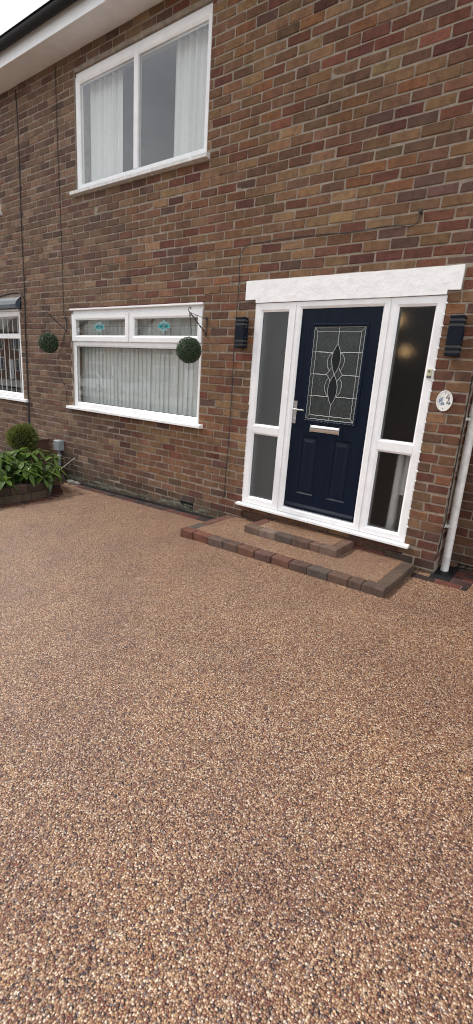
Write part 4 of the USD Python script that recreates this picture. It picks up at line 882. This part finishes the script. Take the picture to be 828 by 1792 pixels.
def hollow(z0, z1, o, w): return cat_([cbox(TX0 - o, TX1 + o, -0.31 - o, -0.31 - o + w, z0, z1, 0.006), cbox(TX0 - o, TX1 + o, -0.05 + o - w, -0.05 + o, z0, z1, 0.006), cbox(TX0 - o, TX0 - o + w, -0.31 - o + w + .001, -0.05 + o - w - .001, z0, z1, 0.006), cbox(TX1 + o - w, TX1 + o, -0.31 - o + w + .001, -0.05 + o - w - .001, z0, z1, 0.006)])
part(tr, 'trough', hollow(0.08, 0.47, 0.0, 0.025), 'terracotta'); part(tr, 'rim', hollow(0.468, 0.495, 0.015, 0.045), 'terracotta')
part(tr, 'soil', box(TX0 + 0.02, TX1 - 0.02, -0.286, -0.074, 0.1, 0.44), 'soil')
rp = thing('red_leaved_plant', 'dark red leaved plant at the left edge behind the green shrub', 'plant', (-3.25, -1.12, 0.1))
for i in range(46):
    a = r3.uniform(0, 6.28); el = r3.uniform(0.0, 1.1); b0 = np.array((-3.20, -1.24, 0.40)) + r3.normal(0, 0.05, 3); dd = np.array((math.cos(a) * math.cos(el), math.sin(a) * math.cos(el), math.sin(el)))
    part(rp, 'leaf', leaf(b0, dd, np.array((0.1, 0.1, 1.0)), r3.uniform(0.14, 0.26), 0.07, 0.25), 'red_leaf', True)
part(rp, 'stem', tube([(-3.24, -1.18, 0.08), (-3.24, -1.18, 0.38)], 0.014, 6), 'bark', True)

# ------------------------------------------------------------------ across the street (seen mirrored in the windows)
def opposite(loc):
    t = thing('opposite_house', '', 'house', loc, group='houses across the street'); X, Y_, Z = loc
    def b(*a): x0, x1, y0, y1, z0, z1 = a; return box(X + x0, X + x1, Y_ + y0, Y_ + y1, Z + z0, Z + z1)
    w = part(t, 'wall', b(-3.9, 3.9, -7, 0, -0.2, 5.0), 'opposite_brick'); part(t, 'gable', trimesh.Trimesh(np.array([(X - 3.9, Y_ + .005, Z + 4.9), (X - .1, Y_ + .005, Z + 4.9), (X - 2, Y_ + .005, Z + 7.0), (X - 3.9, Y_ - 3, Z + 4.9), (X - .1, Y_ - 3, Z + 4.9), (X - 2, Y_ - 3, Z + 7)], float), np.array([(0, 1, 2), (0, 2, 5), (0, 5, 3), (1, 4, 5), (1, 5, 2)]), process=False), 'render_pale')
    rf = np.array([(-4.1, .35, 4.95), (4.1, .35, 4.95), (4.1, -3.5, 8.1), (-4.1, -3.5, 8.1), (-4.1, -7.35, 4.95), (4.1, -7.35, 4.95)]) + loc
    part(t, 'roof', trimesh.Trimesh(rf, np.array([(0, 1, 2), (0, 2, 3), (3, 2, 5), (3, 5, 4)]), process=False), 'roof_tile'); part(t, 'chimney', b(2.6, 3.3, -4, -3, 7, 9), 'opposite_brick')
    for x0, x1, z0, z1 in ((-3.1, -0.9, 3.1, 4.4), (1.0, 3.0, 3.1, 4.4), (-3.1, -0.8, 0.9, 2.3), (1.8, 2.5, 0.9, 2.2)):
        f = part(t, 'window', b(x0, x1, -0.02, 0.04, z0, z1), 'white_upvc'); n = 2 if x1 - x0 > 1 else 1; s = (x1 - x0 - 0.08) / n
        for i in range(n): part(f, 'pane', b(x0 + .08 + i * s, x0 + s * (i + 1), 0.03, 0.045, z0 + .08, z1 - .08), 'car_glass')
    part(t, 'door', b(0.3, 1.25, -0.02, 0.04, 0.0, 2.1), 'white_upvc'); return t
op = opposite((-33.0, -24.0, -0.12)); stage.GetPrimAtPath(op).SetCustomDataByKey('label', 'brick house across the street, fourth of the row from the left')
for x, w_ in ((-24.0, 'fifth'), (-15.0, 'sixth'), (-6.0, 'seventh'), (-42.0, 'third'), (-51.0, 'second'), (-60.0, 'first')): copy(op, (x, -24.0, -0.12), f'brick house across the street, {w_} of the row from the left')
def car(loc, paint, label):
    t = thing('parked_car', label, 'car', loc, group='cars parked across the street'); X, Y_, Z = loc
    prof = Polygon([(-2.1, .28), (-2.12, .62), (-1.95, .84), (-1.25, .93), (-.65, 1.38), (.75, 1.44), (1.55, 1.02), (2.0, .95), (2.12, .65), (2.08, .28)]); gl = Polygon([(-1.1, .94), (-.6, 1.33), (.7, 1.38), (1.35, 1.0)])
    def ex(pg, w): m = prism(pg, -w, w); v = np.asarray(m.vertices).copy(); k = np.clip((v[:, 2] - .8) / .65, 0, 1); v[:, 1] *= 1 - 0.22 * k; return trimesh.Trimesh(v + loc, m.faces, process=False)
    bd = part(t, 'body', ex(prof, 0.86), paint, 30); part(t, 'side_glass', ex(gl, 0.868), 'car_glass')
    part(t, 'windscreen', trimesh.Trimesh(np.array([(1.50, -.70, 1.04), (1.50, .70, 1.04), (.80, .60, 1.425), (.80, -.60, 1.425)]) + loc + [0.03, 0, 0.012], np.array([(0, 1, 2), (0, 2, 3)]), process=False), 'car_glass')
    for wx in (-1.3, 1.32):
        for s in (-1, 1):
            c = trimesh.creation.cylinder(.31, .2, sections=24); c.apply_transform(trimesh.transformations.rotation_matrix(np.pi / 2, [1, 0, 0])); c.apply_translation([X + wx, Y_ + s * .80, Z + .31]); w = part(t, 'wheel', c, 'tyre', 40)
            c = trimesh.creation.cylinder(.2, .02, sections=20); c.apply_transform(trimesh.transformations.rotation_matrix(np.pi / 2, [1, 0, 0])); c.apply_translation([X + wx, Y_ + s * .905, Z + .31]); part(w, 'rim', c, 'alloy', 40)
    for s in (-1, 1): part(t, 'headlight', cbox(X + 2.0, X + 2.115, Y_ + s * .6 - .18, Y_ + s * .6 + .18, Z + .62, Z + .78, .03), 'lamp_lens')
car((-29.5, -20.0, -0.12), 'car_white', 'white car parked across the street, mirrored in the front window'); car((-24.0, -19.6, -0.12), 'car_silver', 'silver car parked across the street, mirrored in the front window')
tre = thing('bare_tree', 'bare winter tree across the street, mirrored in the top lights', 'tree', (-22.5, -16.2, -0.1)); r4 = np.random.default_rng(3); lim = []
def grow(p, d, L, r, depth):
    q = p + d * L + [0, 0, 0.05 * L]; lim.append(tube([p, (p + q) / 2 + r4.normal(0, .04 * L, 3), q], [r, r * .85, r * .65], 5))
    if depth:
        for _ in range(3): e = d + r4.normal(0, .45, 3); e[2] += .15; grow(q, e / np.linalg.norm(e), L * r4.uniform(.6, .82), r * .6, depth - 1)
grow(np.array((-22.5, -16.2, 2.0)), np.array((0.05, 0, 1.0)), 1.5, .10, 4)
part(tre, 'trunk', tube([(-22.5, -16.2, -.15), (-22.5, -16.2, 1), (-22.5, -16.2, 2.05)], [.16, .12, .10], 8), 'bark', True); part(tre, 'crown', cat_(lim), 'bark', True)
